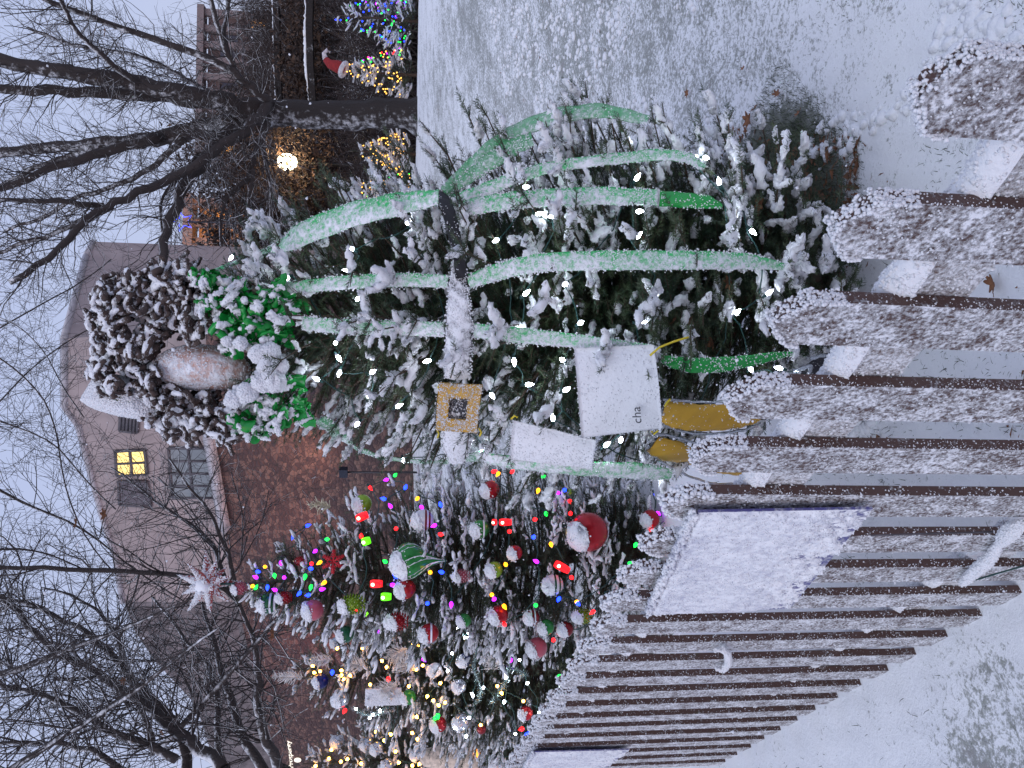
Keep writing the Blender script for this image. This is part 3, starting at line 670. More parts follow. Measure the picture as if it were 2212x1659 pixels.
bd, bc, bn = panel('board', [(1240, 752), (1412, 745), (1430, 925), (1256, 946)], BOARD, 'large square white board caked with snow, a few black letters showing, tied on the fir', 'board', bow=.035, group='white boards tied to the big fir')
panel('board', [(1108, 908), (1288, 952), (1278, 1014), (1104, 992)], BOARD, 'smaller tilted white board with no writing, left of the large one on the big fir', 'board', bow=.02, group='white boards tied to the big fir')
def text(name, body, size, origin, right, up, m, parent, ext=.0008):
    cu = bpy.data.curves.new('t', 'FONT'); cu.body = body; cu.size = size; cu.extrude = ext; cu.align_x = 'LEFT'
    o = bpy.data.objects.new('t', cu); COL.objects.link(o); dg = bpy.context.evaluated_depsgraph_get()
    me = bpy.data.meshes.new_from_object(o.evaluated_get(dg)); COL.objects.unlink(o); bpy.data.objects.remove(o)
    v = np.array([q.co[:] for q in me.vertices]); right, up = nrm(right), nrm(up); nn = np.cross(right, up)
    w = np.asarray(origin) + v[:, :1] * right + v[:, 1:2] * up + v[:, 2:] * nn
    f = [list(p.vertices) for p in me.polygons]
    bpy.data.meshes.remove(me)
    return mk(name, w, f, m, parent, sm=False)
INK = plain('black_ink', (.05, .05, .06), .5)
p0 = P(1392, 914, float((bc[2] - CAM) @ FW) - .035)
text('lettering', 'cha', .036, P(1386, 915, float((bc[2] - CAM) @ FW) - .062), P(1392, 870, 2) - P(1396, 914, 2), P(1380, 914, 2) - P(1396, 914, 2), INK, bd)

# gold buckle
bk = empty('buckle', T1.hit(995, 880, 1.15), 'square gold felt buckle with a dark centre on the belt of the big fir', 'buckle')
o, c_, n_ = panel('frame', [(948, 828), (1042, 832), (1030, 936), (942, 930)], GOLD, None, None, bow=.012, k=1.26, grains=900, parent=bk, hole=(.30, .72, .30, .74), nu=26, nv=26, th=.008)
panel('centre', [(964, 848), (1024, 850), (1018, 918), (960, 914)], DARKF, None, None, bow=.010, k=1.24, off=.014, grains=300, parent=bk)
# yellow ties
TIE = plain('yellow_twist_tie', (.62, .48, .02), .5)
for i, (pts, lab) in enumerate([([(1404, 768), (1425, 750), (1455, 738), (1488, 728)], 'long yellow tie sticking out from the upper right corner of the large white board'),
        ([(946, 838), (950, 830), (960, 828)], 'yellow tie at the upper right corner of the gold buckle'), ([(942, 925), (948, 936), (945, 946)], 'yellow tie at the upper left corner of the gold buckle'),
        ([(1034, 925), (1040, 934), (1036, 942)], 'yellow tie at the lower left corner of the gold buckle'), ([(1422, 930), (1412, 938), (1408, 932)], 'yellow tie at the lower left corner of the large white board'),
        ([(1104, 905), (1112, 898), (1118, 902)], 'yellow tie at the top corner of the tilted white board'), ([(1448, 862), (1440, 870), (1436, 878)], 'yellow tie at the top of the long yellow felt leg')]):
    w = [T1.hit(x, y, 1.2) for x, y in pts]; mb = MB(); mb.tube(w, .0032, 6)
    tag(mb.build('twist_tie', TIE), lab, 'tie', 'yellow ties on the big fir')

# felt legs with dark feet
def leg(pts, w, tip, label):
    root = empty('legging', T1.hit(*pts[-1], 1.0), label, 'felt leg', 'yellow felt legs under the big fir')
    strip('stocking', pts, w, YEL, None, None, k=1.0, parent=root, grains=500, gs=.0022)
    for sg in (-1, 1):
        q = [(x, y + sg * ww * .52) for (x, y), ww in zip(pts, w)]
        strip('trim', q, [5] * len(q), SILV, None, None, k=1.015, parent=root, grains=0)
    strip('boot', tip, [w[-1], w[-1] * .9, w[-1] * .3][:len(tip)], DARKF, None, None, k=1.0, parent=root, grains=100, gs=.002)
leg([(1432, 890), (1460, 897), (1500, 903), (1560, 903), (1610, 898), (1645, 892)], [50, 62, 66, 66, 60, 46], [(1642, 890), (1675, 885), (1705, 880)], 'wide yellow felt leg with silver trim, between the large white board and a picket head')
leg([(1410, 960), (1445, 975), (1490, 992), (1540, 1010), (1590, 1020), (1610, 1024)], [44, 66, 74, 70, 50, 28], [(1608, 1024), (1625, 1026), (1640, 1028)], 'pale yellow felt leg partly behind a picket head, the left one of the two')
t = empty('felt_shoe', T1.hit(1750, 800, 1.0), 'curled dark felt shoe edged with silver glitter, low behind the pickets', 'felt shoe')
strip('shoe', [(1735, 815), (1760, 795), (1780, 780), (1810, 775)], [22, 34, 36, 20], DARKF, None, None, k=.95, parent=t, grains=60)
strip('trim', [(1712, 802), (1735, 796), (1752, 790), (1748, 806), (1735, 820)], [6, 10, 9, 9, 5], SILV, None, None, k=1.0, parent=t, grains=0)
strip('trim', [(1750, 776), (1775, 768), (1800, 770)], [8, 8, 5], SILV, None, None, k=.99, parent=t, grains=0)
# ---------------------------------------------------------------- stuffed head on the big fir
HB = T1.ax(2.25)
def hp(x, y, dz=0.0): return P(x, y, T1Z - .25 + dz)
head = empty('bearded_head', hp(480, 790, .2), 'large stuffed head with brown curls around a pinkish face, atop the big fir', 'figure head')
FELT = frosted('pink_cloth', (.60, .36, .28), .60, 45, (-.3, -.7, .6), .12, .9, base2=(.45, .25, .19), soft=.14)
mb = MB(); fx = nrm(hp(540, 800) - hp(345, 790)); fs = nrm(np.cross(fx, FW)); mb.ball(hp(436, 795, .02), 1, 28, 22, .04, (.080, .11, .165), [fs, FW, fx], 4)
fo = mb.build('face', FELT, head); v, f = mb.arr(); mb = MB(); p, nn = on_tris(v, f, 9000); kk = (wob(p * 16, 5) > rng.uniform(-.7, 1.5, 9000)); blobs(mb, p[kk], .0030); mb.build('snow', SNOWF, fo, sm=False)['kind'] = 'stuff'
mb = MB(); mb.ball(hp(400, 778, .25), 1, 20, 16, .06, (.20, .20, .25), [fs, FW, fx], 9)
YARN = plain('brown_wool', (.065, .040, .034), .9, 0, .4, 200, .004)
hc = MB(); sc_ = MB()
def curl(c, d, L, r0):
    a = nrm(np.cross(d, rng.normal(size=3))); b = np.cross(d, a); n = 9; t = np.linspace(0, 1, n); w = rng.uniform(.008, .022); ph = rng.uniform(0, 6.3)
    pts = c + d * (t * L)[:, None] + a * (np.sin(t * rng.uniform(3, 6) + ph) * w)[:, None] + b * (np.cos(t * 4 + ph) * w)[:, None] - V(0, 0, 1) * (t * t * L * .35)[:, None]
    rr = r0 * (.75 + .5 * rng.random(n)); hc.tube(pts, rr, 6)
    if rng.random() < .80:
        k0 = rng.integers(0, 3); k1 = rng.integers(6, n + 1); q = pts[k0:k1] + WIND * r0 * .75; m = k1 - k0
        sc_.tube(q, r0 * rng.uniform(.7, 1.3, m) * np.sin(np.linspace(.35, 2.8, m)) ** .5, 6)
HAIR = [(250, 640, 45), (225, 700, 40), (300, 640, 50), (350, 640, 50), (290, 700, 55), (340, 690, 40), (400, 640, 45), (400, 690, 45), (330, 610, 35), (395, 600, 35), (440, 640, 30), (240, 760, 45), (290, 760, 40),
        (215, 790, 28), (320, 800, 28), (300, 820, 30), (330, 850, 30), (370, 860, 26), (350, 890, 34), (400, 880, 34), (430, 900, 36), (460, 885, 34), (490, 900, 34), (440, 865, 22), (500, 925, 22), (370, 920, 22), (520, 910, 18), (470, 930, 22), (310, 745, 30), (480, 655, 18), (235, 830, 24), (410, 925, 26)]
fc = hp(436, 792, .1)
for x, y, s in HAIR:
    for _ in range(int(s * s / 55) + 4):
        a, r = rng.uniform(0, 6.28), math.sqrt(rng.random()) * s
        c = hp(x + r * math.cos(a), y + r * math.sin(a), rng.uniform(-.10, .12)); d = nrm(nrm(c - fc) * .7 + rng.normal(size=3) * .55 + V(0, -.3, .1)); curl(c - d * .03, d, rng.uniform(.04, .09), rng.uniform(.006, .0115))
_v, _f = hc.arr(); _p, _ = on_tris(_v, _f, 26000); blobs(hc, _p, .0026); ho = hc.build('hair', YARNF, head); v, f = sc_.arr(); p, _ = on_tris(v, f, 30000); blobs(sc_, p, .0026); sc_.build('snow', SNOWF, ho)['kind'] = 'stuff'
# felt hat: bent cone, brim hidden by hair
outl = [(180, 863), (196, 836), (210, 812), (222, 806), (255, 812), (300, 815), (345, 850), (355, 885), (340, 905), (295, 903), (255, 896), (215, 884), (195, 875)]
c0 = hp(270, 858, .05); ring = np.array([hp(x, y, .06) for x, y in outl]); mb = MB(); prof = [(0.0, .085), (.5, .08), (.8, .055), (.95, .025), (1.0, 0.0)]
vs = []; n_ = len(ring)
for sgn in (-1, 1):
    for q, dpt in prof: vs.append(c0 + (ring - c0) * q + FW * sgn * dpt * 1.1)
vs = np.concatenate(vs); fl = []
for sgn in (0, 1):
    o_ = sgn * 5 * n_
    for k in range(4):
        for j in range(n_):
            a, b = o_ + k * n_ + j, o_ + k * n_ + (j + 1) % n_; q = [a, b, b + n_, a + n_]; fl.append(q if sgn else q[::-1])
HATM = frosted('green_felt', (.03, .20, .08), .80, 120, (-.4, -.7, .5), .18, .8, base2=(.40, .26, .05))
mb.add(vs, np.array(fl)); hat = mb.build('hat', HATM, head); v, f = mb.arr(); p, _ = on_tris(v, f, 16000); mb = MB(); kk = wob(p * 10, 31) > rng.uniform(-1.2, .4, 16000); blobs(mb, p[kk], .0040); mb.build('snow', SNOWF, hat, sm=False)['kind'] = 'stuff'

# crumpled green cellophane collar
CELL = frosted('green_cellophane', (.008, .22, .030), .30, 90, (-.5, -.5, .7), .20, .15, base2=(.015, .36, .06))
def crumple(spots, label, nper=1.0):
    cm, sm_ = MB(), MB(); cs = []
    for x, y, s in spots:
        for _ in range(int(s * s / 40 * nper) + 4):
            a, r = rng.uniform(0, 6.28), math.sqrt(rng.random()) * s
            c = P(x + r * math.cos(a), y + r * math.sin(a), T1Z - .34 + rng.uniform(-.04, .12)); cs.append(c)
            d = nrm(rng.normal(size=3)); e = nrm(np.cross(d, rng.normal(size=3))); nn = np.cross(d, e); L, Wd = rng.uniform(.02, .042), rng.uniform(.012, .03); cu = rng.uniform(1, 3.5)
            nu, nv = 6, 4; A, B = np.meshgrid(np.linspace(-1, 1, nu), np.linspace(-1, 1, nv), indexing='ij'); A, B = A.ravel()[:, None], B.ravel()[:, None]
            R = L / cu; g = c + d * np.sin(A * cu / 1.0) * R + nn * (1 - np.cos(A * cu)) * R + e * B * Wd * (1 - .25 * A * A) + nn * B * B * rng.uniform(-.012, .012) + rng.normal(size=(nu * nv, 3)) * .0025
            i = (np.arange(nu - 1) * nv)[:, None]; j = np.arange(nv - 1)[None]; f = np.stack([i + j, i + nv + j, i + nv + j + 1, i + j + 1], -1).reshape(-1, 4); cm.add(g, f)
            if rng.random() < .55:
                h = c + WIND * .02; dd = nrm(rng.normal(size=3) + V(0, 0, -.2)); t = np.linspace(-1, 1, 5)[:, None]; sm_.tube(h + dd * t * rng.uniform(.012, .032) + rng.normal(size=(5, 3)) * .004, rng.uniform(.005, .012) * np.array([.5, 1, 1.1, .9, .5]), 7)
    o = cm.build('garland', CELL, None); tag(o, label, 'garland', 'crumpled green garlands under the bearded head'); v, f = sm_.arr(); p, _ = on_tris(v, f, 7000); blobs(sm_, p, .0032); sm_.build('snow', SNOWF, o)['kind'] = 'stuff'
crumple([(470, 610, 26), (500, 640, 36), (550, 650, 42), (470, 680, 30), (520, 690, 45), (580, 690, 42), (620, 670, 28), (560, 735, 30), (610, 725, 26), (500, 740, 22), (450, 655, 18), (600, 640, 26), (430, 597, 8)],
        'crumpled shiny green garland under the right side of the bearded head')
crumple([(540, 855, 22), (570, 880, 28), (530, 890, 26), (600, 860, 26), (600, 900, 24), (560, 920, 24), (530, 925, 16), (640, 880, 20), (630, 830, 22), (660, 900, 14)],
        'crumpled shiny green garland under the left side of the bearded head', 1.0)
mb = MB()
for x, y, s in [(560, 765, .032), (580, 790, .036), (565, 825, .036), (535, 850, .032), (520, 742, .022), (590, 820, .04), (505, 862, .028), (490, 738, .016), (585, 760, .03), (605, 790, .026)]:
    mb.ball(P(x, y, T1Z - .40), s, 14, 10, .22, seed=int(x))
v, f = mb.arr(); p, _ = on_tris(v, f, 9000); blobs(mb, p, .0035); tag(mb.build('snow_mound', SNOWF), 'mound of snow piled under the chin of the bearded face', 'snow')['kind'] = 'stuff'

# ---------------------------------------------------------------- light strings
GL = {'w': glow('white_bulb', (.80, .88, 1.0), 40), 'b': glow('blue_bulb', (.008, .035, 1.0), 7), 'r': glow('red_bulb', (1.0, .008, .010), 5), 'g': glow('green_bulb', (.008, 1.0, .07), 3),
      'y': glow('amber_bulb', (1.0, .32, .006), 4.5), 'p': glow('violet_bulb', (.45, .012, 1.0), 4.5), 'G': glow('warm_bulb', (1.0, .42, .06), 26), 'l': glow('lime_bulb', (.25, 1.0, .02), 2.5)}
def bulb_mesh(L, r, glass, seg=8):
    pr = [(0, .55), (.12, .75), (.3, 1.0), (.5, .92), (.75, .55), (.93, .22), (1.0, .02)]; mb = MB()
    mb.tube([V(t * L, 0, 0) for t, _ in pr], np.array([q * r for _, q in pr]), seg); return mb.arr()
def socket_mesh(L, r): mb = MB(); mb.tube([V(-L * .55, 0, 0), V(-L * .1, 0, 0), V(.02 * L, 0, 0)], [r * .6, r * .75, r * .6], 6); return mb.arr()
def light_string(pts3, keys, label, L, r, wire_r, wire_m, group=None, sock=True, wire_order=None, cat='string lights'):
    root = empty('light_string', np.mean(pts3, 0), label, cat, group); cache = {}
    ctr = np.array(pts3).mean(0)
    for p, k in zip(pts3, keys):
        if k not in cache:
            v, f = bulb_mesh(L, r, k, 8 if L > .02 else 6); o = mk('bulb', v, f, GL[k], None, True, (0, 0, 0)); COL.objects.unlink(o); o2 = None
            if sock: v, f = socket_mesh(L, r); o2 = mk('socket', v, f, WIREG, None, True, (0, 0, 0)); COL.objects.unlink(o2)
            cache[k] = (o, o2)
        a, a2 = cache[k]; o = a.copy(); COL.objects.link(o); o.parent = root; o.location = Vector(p) - root.location
        d = Vector((rnd.uniform(-1, 1), rnd.uniform(-1, .1), rnd.uniform(-1, 1))); o.rotation_mode = 'QUATERNION'; o.rotation_quaternion = d.to_track_quat('X', 'Z')
        if a2: c = a2.copy(); COL.objects.link(c); c.parent = o
    if wire_r:
        order = sorted(range(len(pts3)), key=lambda i: (round((ctr[2] - pts3[i][2]) / .17), pts3[i][0] * (1 if int(round((ctr[2] - pts3[i][2]) / .17)) % 2 else -1)))
        w = []; q = [np.array(pts3[i]) for i in order]
        for a, b in zip(q[:-1], q[1:]):
            dist = np.linalg.norm(b - a)
            for t in np.linspace(0, 1, max(3, int(dist / .05)), endpoint=False): w.append(a * (1 - t) + b * t + V(0, .035, -.12 * dist * math.sin(math.pi * t)) + rng.normal(size=3) * .006)
        mb = MB(); mb.tube(np.array(w), wire_r, 5); mb.build('wire', wire_m, root)
    return root
WB = [(503, 552), (625, 598), (765, 540), (757, 583), (771, 649), (800, 806), (725, 741), (728, 768), (881, 485), (915, 536), (1158, 463), (1200, 467), (1076, 517), (1172, 553), (1131, 404), (1372, 390), (1375, 457), (1373, 515), (1520, 340), (1500, 344), (1555, 400), (1580, 457), (1620, 495), (1414, 633), (1377, 696), (1224, 612), (1131, 638), (1121, 712), (930, 778), (1110, 774), (1135, 831), (1218, 779), (1217, 845), (1195, 909), (1587, 680), (1655, 637), (1625, 802), (1690, 797), (1415, 1025), (1305, 965), (1340, 955), (697, 697), (735, 800), (1280, 962), (795, 858), (775, 912), (870, 990), (690, 822), (1380, 295), (1385, 322), (1735, 812), (1045, 960), (1250, 700), (1060, 850), (855, 880), (960, 905)]
light_string([T1.hit(x, y, 1.03) for x, y in WB], ['w'] * len(WB), 'string of small bright white bulbs on green wire wound around the big fir', .027, .0070, .0022, WIREG)
C2 = {'g': [(851, 1029), (673, 1263), (592, 1239), (550, 1273), (1176, 1027), (1179, 1106), (1375, 1173), (1358, 1216), (1155, 1307), (703, 1165), (835, 1215), (660, 1240)],
 'p': [(839, 1035), (908, 1093), (846, 1097), (684, 1188), (690, 1274), (943, 1133), (843, 1263), (1207, 1066), (1418, 1106), (1163, 1215), (1070, 1292), (607, 1211), (612, 1246), (598, 1276), (557, 1249), (975, 1300)],
 'r': [(797, 1050), (854, 1142), (948, 1153), (1062, 1020), (1104, 1022), (1230, 1079), (1232, 1112), (1153, 1123), (1414, 1145), (1232, 1246), (1336, 1255), (675, 1218), (1099, 1149), (1195, 1385), (1280, 1340), (1285, 1318), (780, 1162), (763, 1310), (1090, 1350), (1310, 1285)],
 'b': [(874, 1057), (834, 1079), (953, 1094), (635, 1155), (675, 1229), (671, 1285), (859, 1248), (958, 1237), (1140, 1016), (1222, 1058), (1139, 1092), (1151, 1162), (1414, 1065), (1441, 1126), (1209, 1290), (553, 1234), (650, 1278), (578, 1264), (925, 1303), (660, 1137), (1245, 1300)],
 'y': [(904, 1074), (705, 1255), (930, 1238), (1137, 1049), (1164, 1055), (1189, 1172), (1416, 1225), (1061, 1285), (573, 1226), (543, 1268), (1086, 1305), (1249, 1301), (1079, 1019), (1094, 1222), (695, 1212)]}
pp, kk_ = [], []
for k, q in C2.items():
    for x, y in q: pp.append(T2.hit(x, y, 1.08, -.03)); kk_.append(k)
light_string(pp, kk_, 'multicoloured cone bulbs on dark wire wound around the star-topped fir', .040, .0125, .0035, WIREG)
def z3(l, fx, fy, sx=.2189): return [(fx + sx * x, fy + sx * y) for x, y in l]
Y3 = z3([(180, 570), (205, 715), (285, 710), (490, 730), (565, 735), (895, 610), (935, 650), (1190, 430), (1255, 465), (1145, 860), (1340, 935), (1390, 995), (1500, 1020), (1455, 1050), (1455, 830), (765, 830), (215, 655), (520, 770), (1220, 1140), (1175, 1305), (985, 1335), (1235, 1360), (500, 700), (440, 490), (690, 470), (1280, 650), (1240, 690)], 631, 1296) + z3([(430, 905), (650, 1005), (1050, 835), (890, 1175), (400, 850), (1075, 1020), (240, 1240)], 987.5, 1296)
W3 = z3([(1575, 520), (1540, 690), (1640, 280), (1710, 360), (1785, 930), (1715, 1360), (1620, 1250), (1760, 1160), (640, 1080), (760, 1160), (870, 1110), (800, 1130)], 631, 1296) + z3([(620, 600), (460, 720), (465, 770), (685, 830), (1095, 730), (1280, 740), (1340, 740), (1110, 880), (470, 990), (800, 1105), (155, 935), (265, 865), (580, 1320), (90, 380), (110, 340), (1085, 860)], 987.5, 1296)
light_string([T3.hit(x, y, 1.1, -.05) for x, y in Y3], ['G'] * len(Y3), 'string of warm yellow bulbs wound around the feathered fir', .032, .013, .0035, WIREG)
light_string([T3.hit(x, y, 1.1, -.05) for x, y in W3], ['w'] * len(W3), 'string of cold white bulbs low on the feathered fir', .030, .011, .0035, WIREG)
X3 = [('b', 718, 1448), ('r', 747, 1531), ('g', 945, 1541), ('p', 819, 1366), ('p', 1105, 1423), ('g', 1211, 1459), ('p', 1320, 1459), ('r', 1132, 1573), ('b', 1134, 1591), ('l', 793, 1322), ('g', 943, 1550), ('r', 838, 1462), ('p', 912, 1420)]
light_string([T3.hit(x, y, 1.03, -.05) for _, x, y in X3], [k for k, _, _ in X3], 'few fat coloured bulbs scattered on the feathered fir', .05, .018, 0, WIREG)
W4 = z3([(385, 1490), (355, 1560), (235, 1640), (820, 1295), (900, 1390), (1015, 1500), (1265, 1605), (1060, 1590), (680, 1620), (1640, 1480), (560, 1560), (480, 1600), (1180, 1640)], 631, 1296) + z3([(620, 1560), (90, 1560), (600, 1640)], 987.5, 1296)
light_string([T4.hit(x, y, 1.1, -.05) for x, y in W4], ['G'] * len(W4), 'warm bulbs on the fir at the left edge of the view', .04, .018, .004, WIREG)

# ---------------------------------------------------------------- baubles
def ball_mat(name, c, r=.22, metal=.35, amt=.45, base2=None, k=.55): return frosted(name, c, amt, 140, (-.25, -.35, .95), k, r, base2=base2 or tuple(q * .8 for q in c), metal=metal)
BM = {'red': ball_mat('red_bauble', (.42, .012, .02)), 'dkred': ball_mat('dark_red_bauble', (.22, .01, .015), amt=.2), 'green': ball_mat('green_bauble', (.03, .25, .05)), 'lime': ball_mat('lime_bauble', (.26, .42, .03)), 'dkgreen': ball_mat('dark_green_bauble', (.01, .10, .04)),
      'silver': ball_mat('silver_bauble', (.55, .57, .62), .2, .8), 'navy': ball_mat('navy_bauble', (.015, .02, .12)), 'white': ball_mat('white_bauble', (.72, .72, .76), .35, 0), 'pink': ball_mat('rosy_bauble', (.5, .10, .14), .3, .1, .7)}
STR = plain('white_stripe', (.75, .76, .8), .35); CAPM = plain('bauble_cap', (.5, .4, .2), .3, .9)
def bauble(x, y, rpx, kind, label, fir=None, style='ball', stripe=None, group='baubles on the coloured fir', tipd=1):
    fir = fir or T2; c = fir.hit(x, y, 1.02, -.04); Z = float((c - CAM) @ FW); r = rpx / F_PX * Z; m = BM[kind]
    root = empty('bauble' if style in ('ball', 'cone', 'swirl', 'drop') else 'ornament', c, label, 'bauble', group)
    mb = MB(); n, mm = 26, 20; body = None
    if style == 'ball': mb.ball(c, r, n, mm); body = mb.build('body', m, root)
    elif style in ('swirl', 'drop'):   # onion shape, point down
        pr = [(1.0, .05), (.96, .35), (.8, .68), (.5, .93), (.2, 1.0), (-.15, .93), (-.5, .72), (-.8, .48), (-1.1, .28), (-1.45, .13), (-1.9, .02)]
        sx = r if style == 'swirl' else r * 1.0; tt = 40; vs = []
        for h, q in pr:
            for j in range(tt): a = j / tt * 2 * math.pi; vs.append(c + V(math.cos(a) * q * sx, math.sin(a) * q * sx, h * r))
        vs = np.array(vs); i = (np.arange(len(pr) - 1) * tt)[:, None]; j = np.arange(tt)[None]; f = np.stack([i + j, i + tt + j, i + tt + (j + 1) % tt, i + (j + 1) % tt], -1).reshape(-1, 4)
        mb.add(vs, f); body = mb.build('body', m, root)
        if stripe:
            for q0 in range(6):
                vs = []; 
                for k, (h, q) in enumerate(pr):
                    for e in (-1, 1): a = q0 / 6 * 2 * math.pi + k * .16 + e * .20; vs.append(c + V(math.cos(a) * (q * sx + .0012), math.sin(a) * (q * sx + .0012), h * r))
                i = np.arange(len(pr) - 1) * 2; f = np.stack([i, i + 2, i + 3, i + 1], -1); mb = MB(); mb.add(np.array(vs), f); mb.build('stripe', STR, root)
    else:   # cone: rows of scales
        mb.ball(c, r * .8, 12, 10, 0, (1, 1, 1.25))
        for row in range(9):
            h = (row / 8 * 2 - 1) * 1.15; q = math.sqrt(max(.04, 1 - (h / 1.3) ** 2))
            for j in range(9):
                a = (j + .5 * (row % 2)) / 9 * 6.283; p = c + V(math.cos(a) * q * r * .85, math.sin(a) * q * r * .85, h * r); d = nrm(V(math.cos(a), math.sin(a), -.5)); s = np.cross(d, V(0, 0, 1)); s = nrm(s)
                mb.add([p - s * r * .2, p + s * r * .2, p + d * r * .34, p - V(0, 0, r * .25)], [[0, 1, 2], [0, 2, 3], [1, 3, 2], [0, 3, 1]])
        body = mb.build('body', m, root)
    if stripe and style == 'ball':
        for h in stripe:
            q = math.sqrt(1 - h * h); a = np.linspace(0, 6.2832, 41)[:-1]; vs = []
            for dh in (-.09, .09): hh = h + dh; qq = math.sqrt(max(0, 1 - hh * hh)); vs.append(c + np.stack([np.cos(a) * qq * r * 1.008, np.sin(a) * qq * r * 1.008, 0 * a + hh * r * 1.008], -1))
            vs = np.concatenate(vs); j = np.arange(40); f = np.stack([j, (j + 1) % 40, 40 + (j + 1) % 40, 40 + j], -1); mb = MB(); mb.add(vs, f); mb.build('stripe', STR if kind != 'white' else (BM['dkred'] if tipd > 0 else BM['dkgreen']), root)
    top = 1.0 if style != 'cone' else 1.25
    mb = MB(); mb.tube([c + V(0, 0, r * (top - .04)), c + V(0, 0, r * (top + .2))], [r * .2, r * .17], 8); mb.build('cap', CAPM, root)
    # snow cap piled on the crown of the bauble
    if rpx > 10:
        w = nrm(V(-.25, -.55, 1.0)); t = 15; vs, fs = [], []; a_ = nrm(np.cross(w, V(1, 0, .1))); b_ = np.cross(w, a_)
        for i in range(9):
            th = i / 8 * rnd.uniform(.75, 1.15) ; hgt = r * (1.02 + .20 * math.cos(min(th / 1.2, 1) * math.pi / 2))
            for j in range(t): ph = j / t * 6.2832; d = w * math.cos(th) + (a_ * math.cos(ph) + b_ * math.sin(ph)) * math.sin(th); vs.append(c + d * hgt * V(1, 1, top if style == 'cone' else 1))
        vs = np.array(vs); vs += rng.normal(size=vs.shape) * r * .03
        i = (np.arange(8) * t)[:, None]; j = np.arange(t)[None]; f = np.stack([i + j, i + t + j, i + t + (j + 1) % t, i + (j + 1) % t], -1).reshape(-1, 4)
        mb = MB(); mb.add(vs, f); f3 = np.concatenate([f[:, [0, 1, 2]], f[:, [0, 2, 3]]]); p, _ = on_tris(vs, f3, 500); 
        e = p[rng.random(500) < .7]; blobs(mb, e, .004 * Z / 5.5)
        e = vs[-t:][rng.integers(0, t, 60)] + rng.normal(size=(60, 3)) * r * .12; blobs(mb, e, .005 * Z / 5.5); q = mb.build('snow', SNOWF, body)
        if q: q['kind'] = 'stuff'
for a in [
 (889, 1212, 40, 'green', 'big green onion-shaped bauble with white swirls, its point down, top covered in snow', None, 'swirl', True),
 (914, 1032, 11, 'white', 'slim white drop-shaped bauble under the left flank of the big fir', None, 'drop'),
 (783, 1088, 20, 'lime', 'lime green bauble under the pale green ribbon end, half covered in snow'),
 (914, 1123, 23, 'white', 'white bauble with dark red bands just right of the big onion bauble', None, 'ball', (-.25, -.6)),
 (1271, 1149, 42, 'red', 'largest red bauble, its upper half packed with snow, near the fence top'),
 (1037, 1143, 20, 'green', 'snow-capped green bauble beside the red lantern-shaped lights', None, 'ball', (-.35,)),
 (1195, 1263, 22, 'white', 'white bauble with dark green bands above the dark red chevron bauble', None, 'ball', (-.1, -.55), 'baubles on the coloured fir', -1),
 (1068, 1231, 18, 'lime', 'glittering lime bauble just below the small red cone'),
 (876, 1272, 22, 'red', 'frosted red bauble touching the left side of the big onion bauble'),
 (760, 1305, 21, 'lime', 'large lime green cone-shaped bauble high on the coloured fir', None, 'cone'),
 (996, 1244, 14, 'pink', 'small red cone below the point of the big onion bauble', None, 'cone'),
 (856, 1342, 19, 'red', 'red scaly cone bauble to the left of the green and red glowing gumdrops', None, 'cone'),
 (677, 1318, 22, 'pink', 'rosy bauble hanging at the left edge of the top of the coloured fir'),
 (747, 1370, 18, 'dkgreen', 'dark green bauble with a white cap of snow, far left of the coloured fir'),
 (927, 1368, 21, 'red', 'red bauble with white loops drawn on it, left side of the coloured fir', None, 'ball', (-.2,)),
 (1003, 1340, 15, 'green', 'plain green oval bauble at the left flank of the coloured fir'),
 (1077, 1329, 21, 'red', 'red bauble dusted with snow to the right of the plain green oval one'),
 (1149, 1334, 17, 'dkred', 'dark red bauble with white zigzag lines', None, 'ball', (.2, -.3)),
 (1180, 1355, 17, 'green', 'olive green bauble leaning against the dark red zigzag bauble'),
 (1222, 1359, 17, 'dkred', 'plain dark red bauble near the jagged end of the fence snow'),
 (1257, 1331, 16, 'lime', 'small greenish cone bauble beside glowing red lights near the fence', None, 'cone'),
 (1160, 1399, 22, 'pink', 'pale pink bauble nearly buried in snow, lowest on the left of the coloured fir'),
 (1113, 1194, 16, 'red', 'glittery red bauble in the middle of the coloured fir'),
 (1059, 1058, 20, 'red', 'round red bauble with a snowy front close under the tilted white board'),
 (1405, 1121, 20, 'red', 'lowest red bauble, deep in shade just above a picket head'),
 (1232, 1064, 8, 'lime', 'tiny green bauble below the left ribbon of the big fir'),
 (580, 1303, 22, 'dkgreen', 'black and green bauble with white diamonds, near the top of the coloured fir', None, 'ball', (-.25, -.65)),
 (518, 1271, 13, 'pink', 'pinkish cone hanging directly beneath the star', None, 'cone'),
 (613, 1291, 13, 'red', 'strawberry red bauble beside the diamond-patterned one', None, 'cone'),
 (648, 1212, 10, 'red', 'small crumpled red bauble near the top right of the coloured fir', None, 'cone')]: bauble(*a)
G3 = 'baubles on the feathered fir'
